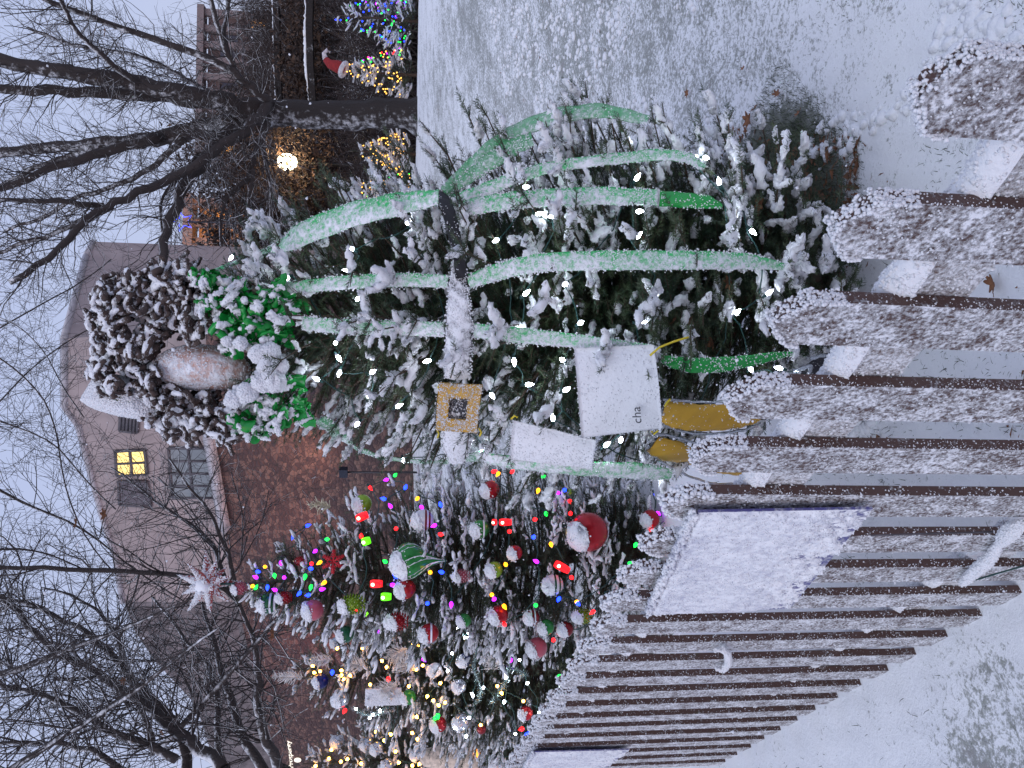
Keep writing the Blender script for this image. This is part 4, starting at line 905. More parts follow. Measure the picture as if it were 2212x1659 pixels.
for x, y, r, k, l in [(694, 1471, 16, 'navy', 'navy bauble capped with snow at the tip of the feathered fir'), (993, 1482, 15, 'silver', 'ribbed silver bauble on the feathered fir'), (1003, 1427, 15, 'navy', 'dark blue bauble beside the silver tinsel'),
   (940, 1447, 15, 'white', 'pearly white bauble right of the feathers'), (883, 1506, 16, 'green', 'green frosted bauble below the white plank'), (948, 1565, 17, 'red', 'red bauble on the lower left of the feathered fir'), (997, 1559, 18, 'silver', 'snowy silver bauble next to the red one on the feathered fir'),
   (736, 1510, 18, 'silver', 'large frosted silver bauble above the white plank'), (1136, 1541, 15, 'red', 'red bauble close to the fence on the feathered fir'), (727, 1388, 12, 'silver', 'small silver bauble tucked under the dark green one'), (1040, 1576, 10, 'dkred', 'tiny dark red bauble among silver tinsel')]: bauble(x, y, r, k, l, T3, group=G3)
G4 = 'silver baubles on the fir at the left edge'
for x, y, r, l in [(729, 1602, 14, 'dull silver bauble highest on the fir at the left edge'), (793, 1607, 14, 'silver bauble behind the snowy twig on the leftmost fir'), (815, 1617, 14, 'shiny silver bauble in front of its twin on the leftmost fir'), (838, 1651, 13, 'silver bauble cut by the edge of the view, on the leftmost fir'),
   (1051, 1607, 14, 'white frosted bauble near the fence on the leftmost fir'), (1037, 1635, 14, 'silver bauble with a dent of snow, left of the white frosted one'), (1075, 1650, 14, 'pale bauble at the bottom edge near the small sign'), (900, 1630, 13, 'snow-topped silver bauble mid-way down the leftmost fir')]: bauble(x, y, r, 'silver', l, T4, group=G4)

# gumdrop lamps
def gumdrop(x, y, L, r, col, label, ang=0.0):
    c = T2.hit(x, y, 1.05, -.05); Z = float((c - CAM) @ FW); L, r = L / F_PX * Z, r / F_PX * Z; d = nrm(V(math.sin(ang), 0, -math.cos(ang))); root = empty('lantern_light', c, label, 'string lights', 'fat glowing lamps on the coloured fir')
    mb = MB(); mb.tube([c - d * L * .5, c - d * L * .3, c + d * L * .2, c + d * L * .5], [r * .8, r, r * .95, r * .8], 12); mb.build('shade', glow('shade_' + col, (1, .01, .015) if col == 'r' else (.12, 1, .005), 1.3), root); mb = MB(); mb.ball(c - d * L * .25 - FW * r * .75, r * .45, 10, 8); mb.build('lamp', glow('hot_' + col, (1, .75, .5) if col == 'r' else (.7, 1, .4), 5), root)
gumdrop(813, 1261, 26, 9, 'r', 'glowing red gumdrop lamp left of the big onion bauble'); gumdrop(834, 1289, 22, 9, 'l', 'glowing green gumdrop lamp below the red one'); gumdrop(782, 1116, 26, 9, 'r', 'glowing red lamp under the snow-capped lime bauble', .4)
gumdrop(791, 1169, 18, 9, 'l', 'glowing lime lamp high on the right of the coloured fir', .3); gumdrop(1214, 1225, 34, 9, 'r', 'tilted glowing red gumdrop lamp beneath the largest red bauble', -.5); gumdrop(1092, 1128, 26, 8, 'r', 'glowing red bear-like lamp in the dark middle of the coloured fir'); gumdrop(1068, 1128, 10, 7, 'r', 'short glowing red lamp just above the bear-like one')

# star
c = P(448, 1262, 5.35); root = empty('star', P(500, 1265, 5.4), 'many-pointed red star plastered with snow at the very top of the coloured fir', 'star')
mb = MB(); sm_ = MB(); r = random.Random(5); REDP = frosted('red_paper', (.50, .09, .07), .66, 120, (-.2, -.6, .75), .22, .6)
for i in range(20):
    zc = 1 - 2 * (i + .5) / 20; a = i * 2.39996; q = math.sqrt(1 - zc * zc); d = V(math.cos(a) * q, math.sin(a) * q, zc)
    L = .20 * (1.05 if abs(d[1]) < .55 else .6) * r.uniform(.8, 1.15) * (F_PX / 1720); s = nrm(np.cross(d, V(.3, .2, 1))); t = np.cross(d, s); w = .042
    q4 = [c + d * .03 + s * w, c + d * .03 + t * w, c + d * .03 - s * w, c + d * .03 - t * w]; mb.add(q4 + [c + d * L], [[0, 1, 4], [1, 2, 4], [2, 3, 4], [3, 0, 4]])
mb.ball(c, .045, 12, 10); so_ = mb.build('points', REDP, root, sm=False); v, f = mb.arr(); p, nn = on_tris(v, f, 9000); keep = (nn @ nrm(V(-.1, -.6, .6)) > rng.uniform(-.5, .9, 9000)); blobs(sm_, p[keep], .0048); sm_.ball(c + V(0, -.04, .02), .050, 12, 10, .2); sm_.build('snow', SNOWF, so_)['kind'] = 'stuff'
mb = MB(); mb.tube([c - V(0, 0, .03), c - V(0, 0, .22)], .008, 6); mb.build('stem', WIREG, root)

# flat snowflake ornaments, fern spray, feathers, tinsel
def flake(x, y, rpx, m, label, fir=T2, name='snowflake'):
    c = fir.hit(x, y, 1.08, -.05); R = rpx / F_PX * float((c - CAM) @ FW); nn = nrm(CAM - c + V(.9, 0, .6)); a = nrm(np.cross(nn, V(0, 0, 1))); b = np.cross(nn, a); mb = MB()
    for i in range(6):
        th = i * math.pi / 3; d = a * math.cos(th) + b * math.sin(th); e = -a * math.sin(th) + b * math.cos(th); mb.tube([c, c + d * R], .006, 5)
        for q in (.35, .55, .75, .9):
            for s in (-1, 1): mb.tube([c + d * R * q, c + d * R * (q + .18) + e * s * R * .26 * (1.3 - q)], .005, 4)
    o = mb.build(name, m); tag(o, label, 'ornament')
flake(720, 1213, 24, plain('red_glitter', (.45, .01, .02), .4, .2, .5, 300), 'flat red glitter snowflake ornament near the top of the coloured fir')
def plume(x, y, L, w, m, label, cat, name, ang, fir, n=60, group=None, rr=.0035, k=1.05):
    c = fir.hit(x, y, k, -.06); Z = float((c - CAM) @ FW); L, w = L / F_PX * Z, w / F_PX * Z; d = nrm(V(math.sin(ang), -.1, math.cos(ang))); s = nrm(np.cross(d, FW)); mb = MB(); mb.tube([c, c + d * L], rr, 5)
    for i in range(n):
        t = (i + 1) / n; sg = 1 if i % 2 else -1; l = w * math.sin(min(1, t * 1.1 + .12) * math.pi * .92) ** .6 * rnd.uniform(.7, 1.1); p = c + d * L * t
        mb.tube([p, p + d * l * .5 + s * sg * l * .6 + rng.normal(size=3) * .006, p + d * l * .9 + s * sg * l + rng.normal(size=3) * .015], [rr, rr, rr * .5], 4)
    tag(mb.build(name, m), label, cat, group)
CREAM = plain('cream_spray', (.60, .55, .40), .7); FEA = plain('white_feather', (.62, .60, .58), .8)
plume(715, 1095, 42, 13, CREAM, 'cream fern-like spray on the upper right of the coloured fir', 'ornament', 'fern_spray', .15, T2, 40)
plume(655, 1462, 60, 14, FEA, 'pale beaded plume standing up at the tip of the feathered fir', 'ornament', 'plume', .10, T3, 60)
GL['a'] = glow('far_gold_bulb', (1.0, .50, .08), 3.0)
G = 'white feather sprays on the feathered fir'
for x, y, L, w, a, l in [(790, 1440, 40, 24, .3, 'upper left white feather spray'), (880, 1400, 46, 22, -.5, 'white feather spray nearest the coloured fir'), (900, 1450, 42, 26, .6, 'white feather spray right of the warm bulbs'), (860, 1480, 38, 22, -.2, 'white feather spray over the white plank'), (720, 1425, 46, 16, .0, 'thin white feather spray just under the beaded plume'), (1090, 1440, 40, 22, .4, 'lowest white feather spray above the fence'), (820, 1400, 40, 24, .9, 'white feather spray under the dark green bauble')]:
    plume(x, y, L, w, FEA, l + ' on the second fir', 'ornament', 'feather', a, T3, 70, G, .0022)
TINS = plain('silver_tinsel', (.45, .55, .52), .25, .9, .5, 300)
def tinsel(pts, label, r=.05, n=700):
    w = np.array([T3.hit(x, y, 1.04, -.04) for x, y in pts]); mb = MB(); t = rng.uniform(0, len(w) - 1, n); k = np.arange(len(w)); c = np.stack([np.interp(t, k, w[:, i]) for i in range(3)], -1)
    d = rng.normal(size=(n, 3)); d /= np.linalg.norm(d, axis=1)[:, None]; e = np.cross(d, rng.normal(size=(n, 3))); e /= np.linalg.norm(e, axis=1)[:, None]; L = rng.uniform(.4, 1.1, n)[:, None] * r
    v = np.stack([c - e * .002, c + e * .002, c + d * L], 1).reshape(-1, 3); mb.add(v, (np.arange(n) * 3)[:, None] + [[0, 1, 2]]); mb.tube(w, .004, 5); tag(mb.build('tinsel_garland', TINS, sm=False), label, 'tinsel', 'silver tinsel garlands')
tinsel([(1000, 1375), (1030, 1400), (1020, 1440), (1040, 1490), (1030, 1520)], 'silver tinsel garland in the middle of the feathered fir'); tinsel([(1060, 1520), (1090, 1480), (1100, 1440), (1140, 1460)], 'silver tinsel garland low on the feathered fir, near the fence'); tinsel([(760, 1530), (790, 1545), (830, 1540)], 'short sparkling tinsel piece left of the white plank', .04, 400)
# plank ornament and pale lantern figure
c = T3.hit(828, 1505, 1.05, -.08); mb = MB(); mb.box(c, .14, .02, .30, None); o = mb.build('wooden_plank', BOARD, sm=False); tag(o, 'white-frosted wooden plank hung upright among the feathers', 'plank')
mb = MB(); p = c + np.stack([rng.uniform(-.07, .07, 1200), -.011 + 0 * np.arange(1200), rng.uniform(-.15, .15, 1200)], -1); blobs(mb, p, .004); mb.build('snow', SNOWF, o, sm=False)['kind'] = 'stuff'
c = T4.hit(975, 1635, 1.1, -.2); CL = plain('cream_cloth', (.62, .50, .40), .7)
root = empty('fabric_figure', c, 'cream cloth figure glowing orange at its hem, behind the far end of the fence', 'figure'); mb = MB(); mb.tube([c + V(0, 0, .33), c + V(0, 0, .26), c + V(0, 0, .1), c - V(0, 0, .12), c - V(0, 0, .30)], [.05, .09, .12, .15, .14], 16); mb.build('robe', CL, root)
mb = MB(); mb.ball(c + V(.05, -.11, -.26), .06, 10, 8, scale=(1.3, .5, .7)); mb.build('lamp', glow('orange_lamp', (1, .36, .04), 2.0), root)

# dead oak leaves
def oak_leaf(c, size, label, a=None, tilt=None, group='brown oak leaves'):
    r = rnd; ou = []
    for i in range(26):
        t = i / 26 * 6.2832; lob = 1 + .38 * math.cos(t * 6 + .5) * (.5 + .5 * abs(math.sin(t))); ou.append((math.cos(t) * lob * 1.0, math.sin(t) * lob * .55))
    ou = np.array(ou); cu = r.uniform(.2, .6); M = Matrix.Rotation(r.uniform(0, 6.3) if a is None else a, 3, 'Z') @ Matrix.Rotation(r.uniform(-.7, .7) if tilt is None else tilt, 3, 'X')
    p = np.concatenate([ou, [[0, 0]]]); z = cu * (p[:, 0] ** 2) * .5 + .25 * np.abs(p[:, 1]); v = np.stack([p[:, 0], p[:, 1], z], -1) * size; v = v @ np.array(M).T + c; n = 26
    f = [[i, (i + 1) % n, n] for i in range(n)]; mb = MB(); mb.add(v, np.array(f)); mb.tube([v[0], v[0] + (v[0] - v[n]) * .4], .0012, 4)
    tag(mb.build('oak_leaf', LEAF, sm=False), label, 'leaf', group)
LV = [(1640, 262, .05, 'largest crinkled brown oak leaf on the bare grass right of the big fir'), (1655, 235, .045, 'brown oak leaf half under snow at the rim of the bare grass'), (1612, 285, .04, 'rusty oak leaf lying closest to the right-hand branches of the big fir'), (1585, 280, .035, 'small rusty oak leaf tucked under snowy needles'),
      (1532, 205, .03, 'small orange oak leaf out in the snow right of the fir'), (1740, 245, .03, 'thin brown leaf on the bare grass toward the nearest picket'), (1700, 205, .035, 'brown leaf standing up out of the snow edge'), (1640, 150, .025, 'tiny brown leaf lying apart on the white lawn'), (2148, 612, .04, 'brown oak leaf in snow, framed by two near pickets'), (2165, 1070, .028, 'dark curled leaf in snow seen low between pickets beside the wide sign')]
for x, y, s, l in LV: g = ghit(x, y, .02); g[2] = gz(g[0], g[1]) + .022; oak_leaf(g, s * .75, l)
for x, y, s in [(1690, 590, .05), (1730, 570, .045), (1490, 690, .05), (1540, 740, .055), (1460, 690, .045), (1660, 700, .05), (1395, 515, .04), (1260, 820, .04), (1180, 560, .04), (1600, 560, .045), (1640, 440, .04), (1575, 610, .04)]:
    oak_leaf(T1.hit(x, y, .78), s * .65, 'brown oak leaf caught inside the dark branches of the big fir', group='brown oak leaves caught in the big fir')
# ---------------------------------------------------------------- building behind
ZB = 22.0
def on_plane(x, y, p0, n): r = ray(x, y); t = ((p0 - CAM) @ n) / (r @ n); return CAM + r * t
A0 = P(452, 951, ZB); A1 = P(476, 1092, ZB * 1.058); WD = nrm(V(A1[0] - A0[0], A1[1] - A0[1], 0)); WN = V(WD[1], -WD[0], 0); WN = WN if WN @ (CAM - A0) > 0 else -WN
def wp(x, y, off=0.0): return on_plane(x, y, A0 + WN * off, WN)
stucco = plain('pale_stucco', (.34, .28, .27), .9, 0, .12, 1.5); greyst = plain('grey_slate', (.15, .13, .13), .9, 0, .35, 3)
TRIMM = plain('painted_trim', (.42, .40, .42), .7, 0, .15, 4)
def stone(name, c1, c2, c3):
    m, nt, b = newmat(name); g = N(nt, 'ShaderNodeNewGeometry'); mp = N(nt, 'ShaderNodeMapping'); nt.links.new(g.outputs['Position'], mp.inputs[0]); mp.inputs['Scale'].default_value = (1.6, 1.6, 2.6)
    vo = N(nt, 'ShaderNodeTexVoronoi', feature='F1'); vo.inputs['Scale'].default_value = 3.6; nt.links.new(mp.outputs[0], vo.inputs['Vector'])
    ve = N(nt, 'ShaderNodeTexVoronoi', feature='DISTANCE_TO_EDGE'); ve.inputs['Scale'].default_value = 3.6; nt.links.new(mp.outputs[0], ve.inputs['Vector'])
    sp_ = N(nt, 'ShaderNodeSeparateColor'); nt.links.new(vo.outputs['Color'], sp_.inputs[0]); nz = noise(nt, 3, 5, .7)
    c = mix(nt, ramp(nt, sp_.outputs[0], .3, .9), c1, c2); c = mix(nt, ramp(nt, nz, .5, .7), c, c3); c = mix(nt, ramp(nt, ve.outputs['Distance'], .0, .06), (.03, .024, .024), c)
    nt.links.new(c, b.inputs['Base Color']); b.inputs['Roughness'].default_value = .9; bump(nt, b, ve.outputs['Distance'], .8, .08); return m
BRICK = stone('rough_red_stone', (.080, .046, .045), (.19, .11, .090), (.050, .036, .040))
bld = empty('building', A0 - V(0, 0, A0[2] - 1.5), 'big stone building with pale stucco upper storey, slate roof slope and one lit yellow window', 'building')
def poly_wall(name, pts, m, th, off=0.0, parent=None, base=None):
    w = [wp(x, y, off) for x, y in pts]
    mb = MB()
    # triangulate by fan about first point pair-safe: use prism centre fan
    mb.prism(w, -WN * th); return mb.build(name, m, parent or bld, sm=False)
def vcol(x, y, off=0.0, z=1.2): q = wp(x, y, off); return V(q[0], q[1], z)
# stucco storey, lower stone wall, slate gable slope: separate slabs butted together
poly_wall('stucco_wall', [(268, 1300), (254, 1206), (222, 1106), (173, 920), (143, 880), (143, 732), (444, 705), (452, 951), (476, 1092), (492, 1180), (512, 1300)], stucco, 3.0)
poly_wall('gable_slope', [(268, 1300), (293, 1366), (333, 1426), (417, 1516), (440, 1570), (470, 1680), (620, 1680), (560, 1500), (512, 1300)], greyst, 3.0, -.02)
g1 = wp(444, 705, .06); zt = g1[2]
lw = []
for x, y in [(444, 705), (452, 951), (476, 1092), (492, 1180), (512, 1300), (560, 1500), (620, 1720)]: lw.append(wp(x, y, .05))
for x, y in [(620, 1720), (560, 1500), (512, 1300), (476, 1092), (444, 705)]: q = wp(x, y, .05); lw.append(V(q[0], q[1], .9))
mb = MB()
top = lw[:7]
for a, b in zip(top[:-1], top[1:]):
    mb.prism([a, b, V(b[0], b[1], .9), V(a[0], a[1], .9)], -WN * 3.0)
mb.build('stone_wall', BRICK, bld, sm=False)
# right-hand return of the stucco block, turned away
C0 = wp(143, 732); Bt = 10.0
rd = nrm(V(.93, .36, 0)); e0 = wp(300, 732); tops = [P(143, 729, 21.3), P(190, 553, 22.8), P(205, 522, 23.2)]
rp = [C0, tops[1] * 1.0, tops[2]]; zb = 1.2
mb = MB(); nn_ = nrm(V(tops[2][0] - C0[0], tops[2][1] - C0[1], 0)); rn = V(nn_[1], -nn_[0], 0); rn = rn if rn @ (CAM - C0) > 0 else -rn
mid = C0 + (tops[1] - C0); mb.prism([C0, tops[1], tops[2], V(tops[2][0], tops[2][1], zb), V(C0[0], C0[1], zb)], -rn * 4.0); mb.build('side_wall', stucco, bld, sm=False)
mb = MB()
for a, b in ((C0, tops[1]), (tops[1], tops[2])): mb.tube([a + V(0, 0, .05), b + V(0, 0, .05)], .10, 4)
a_ = wp(143, 880); mb.tube([C0 + V(0, 0, .05), a_ + V(0, 0, .05), wp(173, 920) + V(0, 0, .05), wp(222, 1106) + V(0, 0, .05), wp(254, 1206) + V(0, 0, .05), wp(268, 1300) + V(0, 0, .05)], .10, 4); mb.build('eave', TRIMM, bld)
mb = MB(); led = [wp(449, 800, .16), wp(452, 951, .16), wp(476, 1092, .16), wp(486, 1145, .16)]; mb.tube(led, .17, 4); mb.build('ledge', TRIMM, bld, sm=False)
def window(corners, lit, cols, rows, off=.04, blind=None):
    w = [wp(x, y, off) for x, y in corners]; gm = glow('lit_pane', (1.0, .72, .22), 1.25) if lit else plain('window_glass', (.22, .24, .25) if blind is None else blind, .25, 0, .1, 2)
    fr = MB(); T = w[0] - w[3]
    def at(a, b): return (w[0] * (1 - a) + w[1] * a) * (1 - b) + (w[3] * (1 - a) + w[2] * a) * b
    for i in range(cols + 1): fr.tube([at(i / cols, 0), at(i / cols, 1)], .045, 4)
    for j in range(rows + 1): fr.tube([at(0, j / rows), at(1, j / rows)], .045, 4)
    f = fr.build('window', plain('window_frame', (.10, .09, .10), .6), bld, sm=False); mb = MB(); mb.prism(w, -WN * .03); mb.build('pane', gm, f, sm=False)
window([(252, 1028), (249, 975), (312, 972), (318, 1024)], True, 2, 2)
window([(372, 1075), (364, 968), (448, 968), (462, 1075)], False, 4, 2)
window([(258, 930), (262, 880), (300, 882), (296, 935)], False, 1, 5, blind=(.10, .09, .10))
window([(258, 1090), (256, 1040), (318, 1040), (326, 1095)], False, 1, 1, blind=(.12, .10, .11))  # dark panel standing in for the roof's shade on the stucco, not glazing
# flood lamps at the wall foot
def flood(x, y, aim, en, col, label, real=True):
    p = wp(x, y, 1.5); root = empty('floodlight', p, label, 'floodlight', 'floodlights washing the stone wall'); mb = MB(); mb.box(p, .26, .16, .22, [WD, WN, V(0, 0, 1)]); mb.build('housing', plain('lamp_housing', (.03, .035, .05), .4, .5), root, sm=False)
    mb = MB(); mb.tube([V(p[0], p[1], p[2] - .11), V(p[0], p[1], gz(p[0], p[1]) - .1)], .03, 6); mb.build('post', plain('lamp_post_metal', (.05, .045, .05), .5, .5), root)
    l = bpy.data.lights.new('flood', 'SPOT'); l.energy = en; l.color = col; l.spot_size = math.radians(115); l.spot_blend = .9; l.shadow_soft_size = .1; o = bpy.data.objects.new('lamp', l); COL.objects.link(o); o.parent = root
    o.location = Vector(WN * .02 + V(0, 0, .16)); t = wp(*aim, 0) - p; o.rotation_euler = Vector(t).to_track_quat('-Z', 'Y').to_euler()
flood(742, 1020, (600, 1000), 200, (1, .50, .32), 'dark floodlight on a post just above the right side of the coloured fir')
flood(770, 1200, (600, 1180), 150, (1, .45, .34), 'floodlight on a post hidden behind the coloured fir'); flood(800, 1420, (600, 1440), 230, (1, .20, .16), 'reddish floodlight behind the feathered fir')
# lettering and round badge on the wall
LET = glow('lit_lettering', (1.0, .92, .75), .8); ps = wp(634, 1668, .08); q2 = wp(634, 1600, .08); ln_ = np.linalg.norm(q2 - ps)
root = empty('wall_sign', ps, 'white glowing words with a round badge under them, mounted on the dark stone wall', 'sign')
pr = wp(627, 1600, .10)
t = text('lettering', 'Path to Prosperity', .235, V(0, 0, 0), V(1, 0, 0), V(0, 0, 1), LET, None, .01); v = np.zeros(len(t.data.vertices) * 3); t.data.vertices.foreach_get('co', v); v = v.reshape(-1, 3) + np.array(t.location); COL.objects.unlink(t)
wdt = v[:, 0].max(); vv = pr - (WD * -1) * 0 + (-WD)[None] * (v[:, :1] - wdt) * 1.75 + V(0, 0, 1) * v[:, 2:3] + WN * v[:, 1:2]
fl_ = [list(p.vertices) for p in t.data.polygons]; mk('lettering', vv, fl_, LET, root, sm=False)
cb = wp(643, 1641, .10); a = np.linspace(0, 6.2832, 25)[:-1]; mb = MB(); mb.prism([cb + WD * math.cos(t) * .13 + V(0, 0, math.sin(t) * .13) for t in a], WN * .03); mb.build('badge', LET, root, sm=False)

# ---------------------------------------------------------------- far building with pilasters, right
def farblock(name, xs, ys, Z, m, label, depth, cols, floors, litp, skew=0):
    x0, x1 = xs; y0, y1 = ys; a = P(x0, y0, Z); b = P(x0, y1, Z + skew); zt = a[2]; zb = P(x1, y0, Z)[2] - 3
    root = empty(name, V(a[0], a[1], zb), label, 'building'); d = nrm(V(b[0] - a[0], b[1] - a[1], 0)); L = np.linalg.norm((b - a)[:2]); n = V(d[1], -d[0], 0); n = n if n @ (CAM - a) > 0 else -n
    mb = MB(); mb.box(V(*((a + b) / 2)[:2], (zt + zb) / 2) - n * depth / 2, L, depth, zt - zb, [d, n, V(0, 0, 1)]); mb.build('wall', m, root, sm=False)
    for i in range(cols + 1):
        mb = MB(); mb.box(V(*(a + d * L * i / cols)[:2], (zt + zb) / 2) + n * .22, .5, .4, zt - zb + .6, [d, n, V(0, 0, 1)]); mb.build('pilaster', TRIMP, root, sm=False)
    mb = MB(); mb.box(V(*((a + b) / 2)[:2], zt + .45) + n * .1, L + .9, 1.1, .5, [d, n, V(0, 0, 1)]); mb.build('cornice', TRIMP, root, sm=False)
    k = 0
    for j in range(floors):
        for i in range(cols):
            z = zt - 1.6 - (zt - zb - 2.5) * j / floors; c = V(*(a + d * L * (i + .5) / cols)[:2], z) + n * .03
            if rnd.random() > .8: continue
            mb = MB(); mb.box(c, L / cols * .5, .1, 1.3, [d, n, V(0, 0, 1)]); lit = rnd.random() < litp; mb.build('window', LITO if lit else DKW, root, sm=False)
TRIMP = plain('pale_pilaster', (.22, .17, .165), .8); DKW = plain('dark_glass', (.05, .05, .07), .2); LITO = glow('orange_room', (1, .45, .10), 1.1); PINKB = plain('brown_facade', (.14, .095, .09), .8, 0, .2, .5)
farblock('hall', (445, 620), (340, 30), 62, PINKB, 'distant brown building with pale upright pilasters behind the big bare tree', 8, 9, 3, .25)
ORB = plain('ochre_facade', (.42, .26, .13), .8, 0, .2, .5)
farblock('annex', (428, 600), (610, 440), 44, ORB, 'distant ochre building lit orange between the bare tree and the big fir', 6, 4, 3, .75)
l = bpy.data.lights.new('annex_light', 'POINT'); l.energy = 650; l.color = (1, .45, .12); l.shadow_soft_size = .4; o = bpy.data.objects.new('annex_lamp', l); COL.objects.link(o); o.location = Vector(P(480, 500, 40.5))

# ---------------------------------------------------------------- bare trees
class Bare:
    def __init__(s, seed): s.mb = MB(); s.tr = MB(); s.r = random.Random(seed); s.n = 0
    def limb(s, pts, r0, r1, trunk=False, sides=8):
        if r0 < r1: r0 = .008
        pts = np.array(pts, float); k = max(8, int(np.linalg.norm(np.diff(pts, axis=0), axis=1).sum() / .18)); t = np.linspace(0, len(pts) - 1, k); q = np.stack([np.interp(t, range(len(pts)), pts[:, i]) for i in range(3)], -1)
        for _ in range(3): q[1:-1] = (q[:-2] + 2 * q[1:-1] + q[2:]) / 4
        q[1:-1] += np.array([[s.r.gauss(0, 1) for _ in range(3)] for _ in range(k - 2)]) * min(.02, r0 * .25)
        rad = np.linspace(r0, r1, k) if not trunk else np.interp(np.linspace(0, 1, k), [0, .06, .16, 1], [r0 * 1.65, r0 * 1.2, r0, r1])
        if r0 > .1: rad = rad * (1 + .05 * np.array([s.r.gauss(0, 1) for _ in range(k)]))
        (s.tr if trunk else s.mb).tube(q, rad, 12 if r0 > .1 else sides); return q, rad
    def grow(s, p, d, L, r, lev, dens, up=.05):
        k = 5 if lev < 2 else 4; pts = [np.array(p)]; d = nrm(d)
        for _ in range(k - 1): d = nrm(d + np.array([s.r.gauss(0, .22) for _ in range(3)]) + V(0, 0, up)); pts.append(pts[-1] + d * L / (k - 1))
        q = np.array(pts); s.mb.tube(q, np.linspace(r, r * .45, k), 4 if lev < 2 else 3, False); s.n += 1
        if lev >= 3: return
        nb = int(s.r.uniform(.7, 1.3) * dens * (L / (.22 if lev == 2 else .3)))
        for _ in range(max(1, nb)):
            t = s.r.uniform(.15, 1); i = min(k - 2, int(t * (k - 1))); pp = q[i] + (q[i + 1] - q[i]) * (t * (k - 1) - i); dd = nrm(q[i + 1] - q[i]); sd = nrm(np.cross(dd, [s.r.gauss(0, 1) for _ in range(3)]))
            s.grow(pp, dd * s.r.uniform(.4, 1.0) + sd * .8, L * s.r.uniform(.35, .65), max(r * .5, .0030), lev + 1, dens, up)
    def sprout(s, q, rad, step, L, dens, lev=1, start=.15, up=.05):
        dist = np.linalg.norm(np.diff(q, axis=0), axis=1).sum(); n = int(dist / step)
        for j in range(n):
            t = s.r.uniform(start, 1); i = min(len(q) - 2, int(t * (len(q) - 1))); dd = nrm(q[i + 1] - q[i]); sd = nrm(np.cross(dd, [s.r.gauss(0, 1) for _ in range(3)]))
            s.grow(q[i], dd * s.r.uniform(.2, 1) + sd, L * s.r.uniform(.5, 1.2), min(rad[i] * .45, .013) * s.r.uniform(.5, 1), lev, dens, up)
    def leafs(s, pts, size):
        for p in pts: pass
def bare_tree(name, label, trunk, limbs, seed, step, L, dens, zsh=0.0, group=None):
    """trunk and limbs: lists of (x, y, Z) photo points with their own distances, and end radii in metres"""
    b = Bare(seed); pts, r0, r1 = trunk; w = [P(*q) for q in pts]; w[0] = V(w[0][0], w[0][1], gz(w[0][0], w[0][1]) - .15) if w[0][2] < 2.2 else w[0]
    root = empty(name, w[0], label, 'tree', group); q, rad = b.limb(w, r0, r1, True)
    for pts, r0, r1 in limbs:
        q, rad = b.limb([P(*a) for a in pts], r0, r1); b.sprout(q, rad, step * (1.0 if r0 > .03 else 1.4), L, dens)
    b.tr.build('trunk', BARKT, root); b.mb.build('crown', BARK, root); print(name, 'twigs', b.n); return root
def LL(pts, Z0, Z1): n = len(pts); return [(x, y, Z0 + (Z1 - Z0) * i / (n - 1)) for i, (x, y) in enumerate(pts)]
Zt = 15.0
bare_tree('bare_tree', 'large bare dark-barked tree with snow along its limbs, standing on the snowy rise at right', (LL([(884, 250), (850, 246), (760, 247), (650, 248), (580, 246), (520, 244)], Zt, Zt), .285, .24), [
 (LL([(575, 240), (530, 232), (480, 217), (400, 203), (300, 180), (200, 165), (100, 150), (-60, 118)], Zt, 13.4), .20, .11), (LL([(430, 220), (330, 207), (200, 198), (100, 196), (-60, 188)], Zt, 14.0), .13, .07),
 (LL([(545, 255), (500, 266), (440, 276), (340, 300), (230, 310), (120, 318), (-60, 335)], Zt, 16), .20, .09), (LL([(350, 298), (250, 322), (150, 348), (60, 385), (-40, 420)], 15.3, 14), .10, .05), (LL([(230, 310), (130, 342), (60, 372), (-40, 420)], 15.6, 16.5), .07, .04),
 (LL([(520, 262), (490, 285), (460, 318), (430, 360), (400, 400), (375, 450), (362, 500), (355, 580), (330, 640)], Zt, 12.5), .13, .06), (LL([(578, 226), (560, 250), (535, 282), (480, 318), (440, 345), (380, 382), (300, 420), (225, 445), (170, 490), (110, 560), (20, 610)], 14.7, 12), .10, .045),
 (LL([(225, 445), (160, 438), (100, 435), (-30, 432)], 13.0, 12.2), .05, .03), (LL([(225, 445), (150, 492), (60, 522), (-30, 560)], 13.0, 13.6), .05, .03), (LL([(585, 222), (570, 210), (540, 185), (505, 155), (440, 120), (340, 86), (250, 56), (150, 20), (60, -20)], 14.8, 13), .085, .04),
 (LL([(505, 155), (492, 112), (470, 62), (450, -20)], 14.2, 13.5), .06, .04), (LL([(492, 112), (478, 70), (492, 20), (500, -10)], 14.0, 13.8), .04, .03), (LL([(580, 266), (562, 292), (552, 330), (545, 370), (512, 402), (485, 430), (474, 470), (478, 530)], 14.7, 13.8), .06, .025),
 (LL([(580, 268), (564, 300), (575, 360), (590, 410), (583, 460), (583, 520)], 14.7, 14.0), .05, .025), (LL([(548, 365), (545, 400), (532, 440), (538, 470), (540, 530)], 14.1, 14.0), .035, .02),
 (LL([(430, 330), (400, 380), (360, 400), (340, 430), (350, 500)], 14.8, 14.2), .04, .02), (LL([(300, 180), (240, 140), (180, 90), (140, 30), (120, -30)], 14, 12.8), .06, .03), (LL([(400, 300), (330, 360), (260, 400), (180, 420), (90, 470), (10, 500)], 15.2, 15.8), .06, .03), (LL([(480, 215), (400, 170), (330, 130), (250, 110), (160, 100), (60, 60)], 14.9, 16), .05, .03)], 3, .07, 1.0, 1.2)
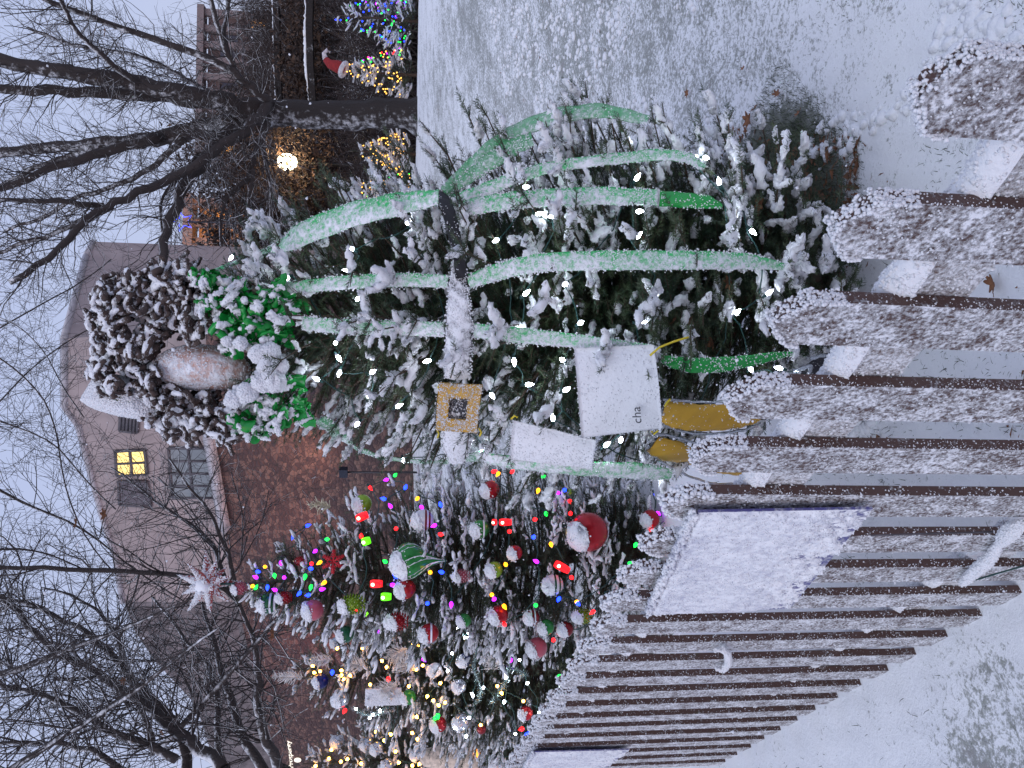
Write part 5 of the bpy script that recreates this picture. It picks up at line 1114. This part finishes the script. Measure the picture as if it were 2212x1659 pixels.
bare_tree('bare_tree', 'snow-edged bare tree whose leaning stem rises from the lower left corner, nearest the star', (LL([(740, 1745), (628, 1685), (600, 1658)], 10.5, 10.2), 0.101, 0.066), [
 (LL([(600, 1658), (574, 1612), (561, 1561), (549, 1521), (562, 1501), (559, 1466), (554, 1382), (533, 1334), (505, 1285)], 10.2, 9.2), 0.072, 0.019), (LL([(600, 1690), (547, 1659), (535, 1609), (516, 1566), (494, 1509), (482, 1470), (473, 1430), (463, 1382), (449, 1334), (436, 1300)], 10.2, 11), 0.072, 0.019),
 (LL([(500, 1700), (477, 1645), (465, 1597), (473, 1513), (463, 1454), (444, 1430), (413, 1394), (370, 1334), (330, 1290)], 10.4, 12), 0.054, 0.017), (LL([(353, 1609), (400, 1560), (453, 1504), (528, 1415), (557, 1387), (600, 1339), (633, 1288)], 9.0, 8.4), 0.036, 0.017),
 (LL([(490, 1275), (478, 1215), (455, 1160), (400, 1120), (340, 1090), (300, 1050), (240, 1010)], 9.6, 10.5), 0.032, 0.011), (LL([(510, 1270), (500, 1210), (480, 1150), (440, 1090), (400, 1040), (365, 990)], 9.4, 9.2), 0.029, 0.011), (LL([(500, 1220), (470, 1160), (430, 1130), (400, 1080), (340, 1030)], 9.4, 9.6), .004, 0.008),
 (LL([(520, 1215), (525, 1150), (530, 1090), (508, 1070), (500, 1020)], 9.6, 10), .004, 0.007), (LL([(520, 1215), (560, 1150), (575, 1100), (580, 1060)], 9.6, 10), .004, 0.006), (LL([(508, 1290), (490, 1275), (430, 1240), (300, 1236), (180, 1228), (60, 1228), (-40, 1222)], 9.5, 8.5), 0.036, 0.022)], 11, .06, .9, 1.2)
bare_tree('bare_tree', 'leaning bare tree in the corner whose dark limbs cross the whole left sky', (LL([(640, 1760), (560, 1700), (480, 1660)], 8.6, 8.4), 0.115, 0.077), [
 (LL([(494, 1340), (400, 1405), (329, 1466), (240, 1530), (150, 1580), (60, 1640), (-40, 1700)], 6.6, 8), 0.025, 0.036), (LL([(420, 1290), (330, 1330), (240, 1370), (150, 1400), (60, 1440), (-40, 1470)], 7, 8), 0.022, 0.036), (LL([(480, 1660), (430, 1620), (370, 1560), (280, 1500), (180, 1440), (100, 1400), (40, 1320), (-40, 1270)], 8.4, 9.8), 0.072, 0.028),
 (LL([(420, 1700), (400, 1640), (380, 1560), (300, 1480), (230, 1400), (160, 1350), (60, 1310), (-30, 1280)], 8.8, 10.5), 0.065, 0.022), (LL([(400, 1300), (330, 1260), (260, 1210), (200, 1150), (120, 1110), (40, 1090), (-30, 1040)], 10, 9), .004, 0.017), (LL([(380, 1640), (300, 1600), (210, 1570), (120, 1500), (30, 1490), (-40, 1470)], 8.4, 9), 0.050, 0.019),
 (LL([(330, 1600), (300, 1520), (270, 1440), (250, 1350), (180, 1290), (90, 1270)], 9.5, 10.5), 0.036, 0.014), (LL([(250, 1240), (190, 1180), (150, 1090), (130, 1010), (125, 930), (100, 860), (40, 800), (-20, 760)], 9, 9.5), .004, 0.011), (LL([(250, 1100), (180, 1040), (130, 960), (60, 930), (-30, 900)], 9, 9.4), .004, 0.011),
 (LL([(300, 1690), (240, 1640), (170, 1610), (80, 1600), (-40, 1610)], 8.6, 9), 0.043, 0.017), (LL([(200, 1240), (120, 1200), (60, 1180), (-40, 1190)], 9, 8), .004, 0.011), (LL([(180, 900), (130, 830), (100, 760), (40, 700), (-20, 680)], 10, 11), .004, 0.008), (LL([(330, 640), (230, 690), (140, 740), (60, 800), (-30, 900)], 12.5, 11), .004, 0.011), (LL([(240, 560), (180, 610), (100, 650), (-20, 720)], 12.0, 11), .004, 0.011)], 17, .05, .9, 1.2)

# a few leaves left hanging on twigs
for x, y, Z, l in [(375, 860, 7, 'brown leaf hanging against the sky by the lit window'), (225, 1112, 8, 'brown leaf hanging over the roof edge'), (165, 1130, 8, 'brown leaf hanging in front of the roof, upper of the two'), (352, 1582, 7, 'brown leaf hanging at the lower left on a thick limb'), (268, 1470, 7, 'brown leaf hanging on the long dark limb'), (590, 1370, 7, 'snow-tipped brown leaf hanging beside the star-topped fir'), (228, 70, 13, 'orange leaf high on the bare tree near the top corner'), (292, 880, 14, 'rusty leaf low on the bare tree crown')]:
    oak_leaf(P(x, y, Z), .0075 * Z, l, group='last leaves hanging on the bare trees')

# ---------------------------------------------------------------- wooded hillside, right: countless bare shrubs and stems as one mass
def thicket(n, xr, yr, hr, name, m, seed, label, snowy):
    b = Bare(seed); r = b.r; mb = MB()
    for _ in range(n):
        y = r.uniform(*yr); x = y * r.uniform(*xr); z = gz(x, y); h = r.uniform(*hr)
        for _k in range(r.randint(2, 4)):
            d = nrm(V(r.gauss(0, .45), r.gauss(0, .3), 1)); p = V(x + r.gauss(0, .25), y + r.gauss(0, .25), z - .1); k = 4; pts = [p]; dd = d
            for _j in range(k): dd = nrm(dd + V(r.gauss(0, .25), r.gauss(0, .25), r.gauss(0, .1))); pts.append(pts[-1] + dd * h / k)
            b.mb.tube(np.array(pts), np.linspace(.022, .007, k + 1) * (h / 2) ** .5, 3, False)
            for _j in range(7):
                i = r.randint(1, k - 1); e = nrm(V(r.gauss(0, 1), r.gauss(0, .6), r.uniform(-.1, 1))); b.mb.tube(np.array([pts[i], pts[i] + e * h * .2, pts[i] + e * h * .32 + V(0, 0, r.uniform(-.05, .1))]), [.012, .009, .005], 3, False)
    o = b.mb.build(name, m); tag(o, label, kind='stuff')
DKB = frosted('thicket_bark', (.060, .042, .036), .40, 3, (-.3, -.2, .9), .35, .9, base2=(.030, .022, .022))
thicket(2600, (.12, .62), (22, 46), (1.0, 3.0), 'undergrowth', DKB, 31, 'dark bare undergrowth covering the hillside behind the lit trees', True)
m_, nt, b_ = newmat('dead_foliage'); nz = noise(nt, 1.4, 5, .7); nt.links.new(mix(nt, ramp(nt, nz, .42, .6), (.028, .020, .018), (.10, .06, .04)), b_.inputs['Base Color']); b_.inputs['Roughness'].default_value = .95
def brown_bush(x, y, Z, w, h, label):
    c = P(x, y, Z); g = gz(c[0], c[1]); root = empty('bush_tree', V(c[0], c[1], g), label, 'tree', 'brown-leaved trees on the hillside'); mb = MB(); mb.tube([V(c[0], c[1], g - .2), c], [.16, .05], 7); mb.build('trunk', BARKT, root); n = 5200
    d = rng.normal(size=(n, 3)); d /= np.linalg.norm(d, axis=1)[:, None]; rr = rng.random(n) ** .4; p = c + d * rr[:, None] * [w, w * .8, h] * (1 + .3 * wob(d * 3, int(x)))[:, None]; a = rng.normal(size=(n, 3)) * .075; b2 = rng.normal(size=(n, 3)) * .075
    mb = MB(); mb.add(np.stack([p, p + a, p + b2], 1).reshape(-1, 3), (np.arange(n) * 3)[:, None] + [[0, 1, 2]]); o = mb.build('crown', m_, root, sm=False)
for a in [(520, 330, 27, 2.1, 2.4, 'rounded brown-leaved tree close left of the street lamp'), (560, 440, 26, 1.9, 2.3, 'rounded brown-leaved tree nearest the right side of the big fir'), (655, 120, 30, 2.8, 1.1, 'wide brown-leaved tree right of the big bare trunk'), 
          (640, 380, 26, 2.2, 1.6, 'low brown-leaved tree under the street lamp'), (590, 520, 26, 1.6, 2.2, 'brown-leaved tree half hidden behind the big fir')]: brown_bush(*a)

# snowy retaining walls on the slope
def ridge(pts, Z, r, label):
    w = [P(x, y, Z) for x, y in pts]; root = empty('retaining_wall', w[0], label, 'wall', 'low walls on the hillside'); mb = MB()
    for a, b in zip(w[:-1], w[1:]): mb.prism([a, b, V(b[0], b[1], b[2] - .22), V(a[0], a[1], a[2] - .22)], V(0, .3, 0))
    mb.build('stones', BARKT, root, sm=False); mb = MB(); t = np.linspace(0, len(w) - 1, 60); w = np.array(w); q = np.stack([np.interp(t, range(len(w)), w[:, i]) for i in range(3)], -1) + V(0, .1, r * .3); mb.tube(q + rng.normal(size=q.shape) * .02, r * np.clip(.5 + .8 * wob(q * 2, 3), .05, 1.2), 6); mb.build('snow', SNOW, root)['kind'] = 'stuff'
ridge([(588, -40), (590, 60), (592, 140), (596, 230)], 29, .06, 'upper low dark wall with a line of snow on top, right of the bare trunk'); ridge([(662, -40), (660, 60), (662, 140), (668, 230)], 26.5, .08, 'lower low dark wall with a thick line of snow on top, right of the bare trunk')

# street lamp
c = P(620, 350, 25.5); g = gz(c[0], c[1]); root = empty('street_lamp', V(c[0], c[1], g), 'street lamp with a glaring warm white globe in front of the dark hillside', 'street lamp')
mb = MB(); mb.tube([V(c[0], c[1], g), V(c[0], c[1], c[2] - .24)], [.07, .05], 8); mb.tube([c - V(0, 0, .3), c - V(0, 0, .22)], [.09, .15], 10); mb.build('pole', plain('dark_iron', (.03, .03, .03), .5, .6), root)
mb = MB(); mb.ball(c, .27, 16, 12, scale=(1, 1, 1.2)); mb.build('globe', glow('lamp_globe', (1, .80, .50), 16), root); mb = MB(); mb.tube([c + V(0, 0, .22), c + V(0, 0, .3), c + V(0, 0, .42)], [.2, .12, .02], 10); mb.build('cap', plain('dark_iron_cap', (.03, .03, .03), .5, .6), root)
l = bpy.data.lights.new('lamp_light', 'POINT'); l.energy = 170; l.color = (1, .72, .42); l.shadow_soft_size = .22; o = bpy.data.objects.new('lamp_light', l); COL.objects.link(o); o.parent = root; o.location = Vector(c - V(c[0], c[1], g)) + Vector((0, -.45, -.1))

# blue wire star on a mast
c = P(395, 478, 24); BL = glow('blue_tube', (.05, .08, 1.0), 5); root = empty('mast_star', V(c[0], c[1], gz(c[0], c[1])), 'blue glowing wire star on a thin mast, seen against the sky', 'star light'); mb = MB(); R1 = 22 / F_PX * 24
pt = [c + V(math.sin(i * math.pi / 5), 0, math.cos(i * math.pi / 5)) * (R1 if i % 2 == 0 else R1 * .42) for i in range(11)]
mb.tube(pt, .014, 5); mb.build('tube', BL, root); mb = MB(); mb.tube([c - V(0, 0, R1 * .4), V(c[0], c[1], gz(c[0], c[1]))], [.02, .045], 6); mb.build('mast', plain('thin_mast', (.05, .05, .06), .5, .5), root)

# ---------------------------------------------------------------- small lit trees along the crest
def far_tree(tip, Z, hpx, wpx, label, cols, slabel, nb, seed, snow=.8, topper=None):
    H = hpx / F_PX * Z; t = P(*tip, Z); g = t[2] - H; w = wpx / 2 / F_PX * Z
    f = Fir('fir_tree', V(t[0], t[1], min(g, gz(t[0], t[1]) )), V(0, 0, 0), [(0, w * .8), (H * .12, w), (H * .5, w * .62), (H * .8, w * .28), (H * 1.0, .04)], label, 80, 3, seed, snowp=snow, need=NEEDF, group='small lit firs along the crest')
    r = random.Random(seed); pts, ks = [], []
    for i in range(nb):
        hh = (1 - math.sqrt(r.random())) * .88 + .06; a = r.uniform(-1.7, 1.7) - math.pi / 2; z = hh * H; rr = f.R(z) * .98; pts.append(f.base + V(math.cos(a) * rr, math.sin(a) * rr, z + max(0, g - f.base[2]))); ks.append(r.choice(cols(hh, a)))
    light_string(pts, ks, slabel, .04, .0155, 0, WIREG, None, sock=False); return f
far_tree((712, 32), 18, 178, 125, 'small snowy fir in blue and green lights at the upper right corner', lambda h, a: 'bbbgg', 'blue and green bulbs on the small fir near the right edge', 85, 61)
f_ = far_tree((735, 152), 18.5, 140, 110, 'small fir in golden lights wearing a red elf hat', lambda h, a: 'aaaa' if a < -1.2 or h > .7 else 'rgap', 'golden bulbs with a few red and green on the small fir in the elf hat', 95, 62)
far_tree((760, 326), 19, 122, 90, 'small fir in golden lights just left of the bare trunk', lambda h, a: 'a', 'all golden bulbs on the small fir beside the bare trunk', 95, 63)
far_tree((745, 406), 20, 148, 80, 'small fir in golden and green lights, topped by a pale figure', lambda h, a: 'aaag', 'golden and green bulbs on the small fir next to the big fir', 90, 64)
far_tree((735, -25), 18.5, 150, 120, 'small fir in violet lights cut by the right edge of the view', lambda h, a: 'p', 'violet bulbs on the small fir at the right edge', 60, 65)
# elf hat
b = P(742, 150, 18.4); w = [P(742, 150, 18.4), P(728, 143, 18.4), P(712, 138, 18.4), P(703, 128, 18.4), P(700, 115, 18.4), P(707, 108, 18.4), P(713, 113, 18.4)]; root = empty('elf_hat', b, 'red elf hat with white brim and curled tip on top of the golden lit fir', 'hat')
mb = MB(); mb.tube(w[:4], [.15, .14, .10, .07], 12); mb.build('hat_body', plain('red_felt', (.30, .02, .02), .8), root); mb = MB(); mb.tube(w[3:], [.065, .05, .045, .03], 8); mb.build('curled_tip', plain('white_fur', (.65, .6, .6), .9), root)
a = np.linspace(0, 6.2832, 20); ax_ = nrm(w[1] - w[0]); s1 = nrm(np.cross(ax_, FW)); mb = MB(); mb.tube([w[0] + (s1 * math.cos(t) + FW * math.sin(t)) * .15 for t in a], .055, 8); mb.build('brim', plain('white_fur_brim', (.65, .6, .6), .9), root)
c = P(738, 400, 19.8); mb = MB(); mb.ball(c, .13, 12, 10, .1, (1, .8, 1.5)); mb.ball(c + V(0, -.02, .24), .09, 10, 8, .05); tag(mb.build('topper', SNOW), 'pale snowy figure topping the golden and green lit fir', 'tree topper')

# small posts of a kerb fence along the crest, and falling flakes
n = 900; Zf = rng.uniform(.9, 11, n) ; p = np.array([P(rng.uniform(-100, 2300), rng.uniform(-100, 1760), z) for z in Zf]); p = p[p[:, 2] > .1]
mb = MB(); blobs(mb, p, .0024, .6, 1.5); tag(mb.build('falling_snow', SNOWF, origin=(0, 0, 0)), 'scattered snowflakes falling through the air', kind='stuff')
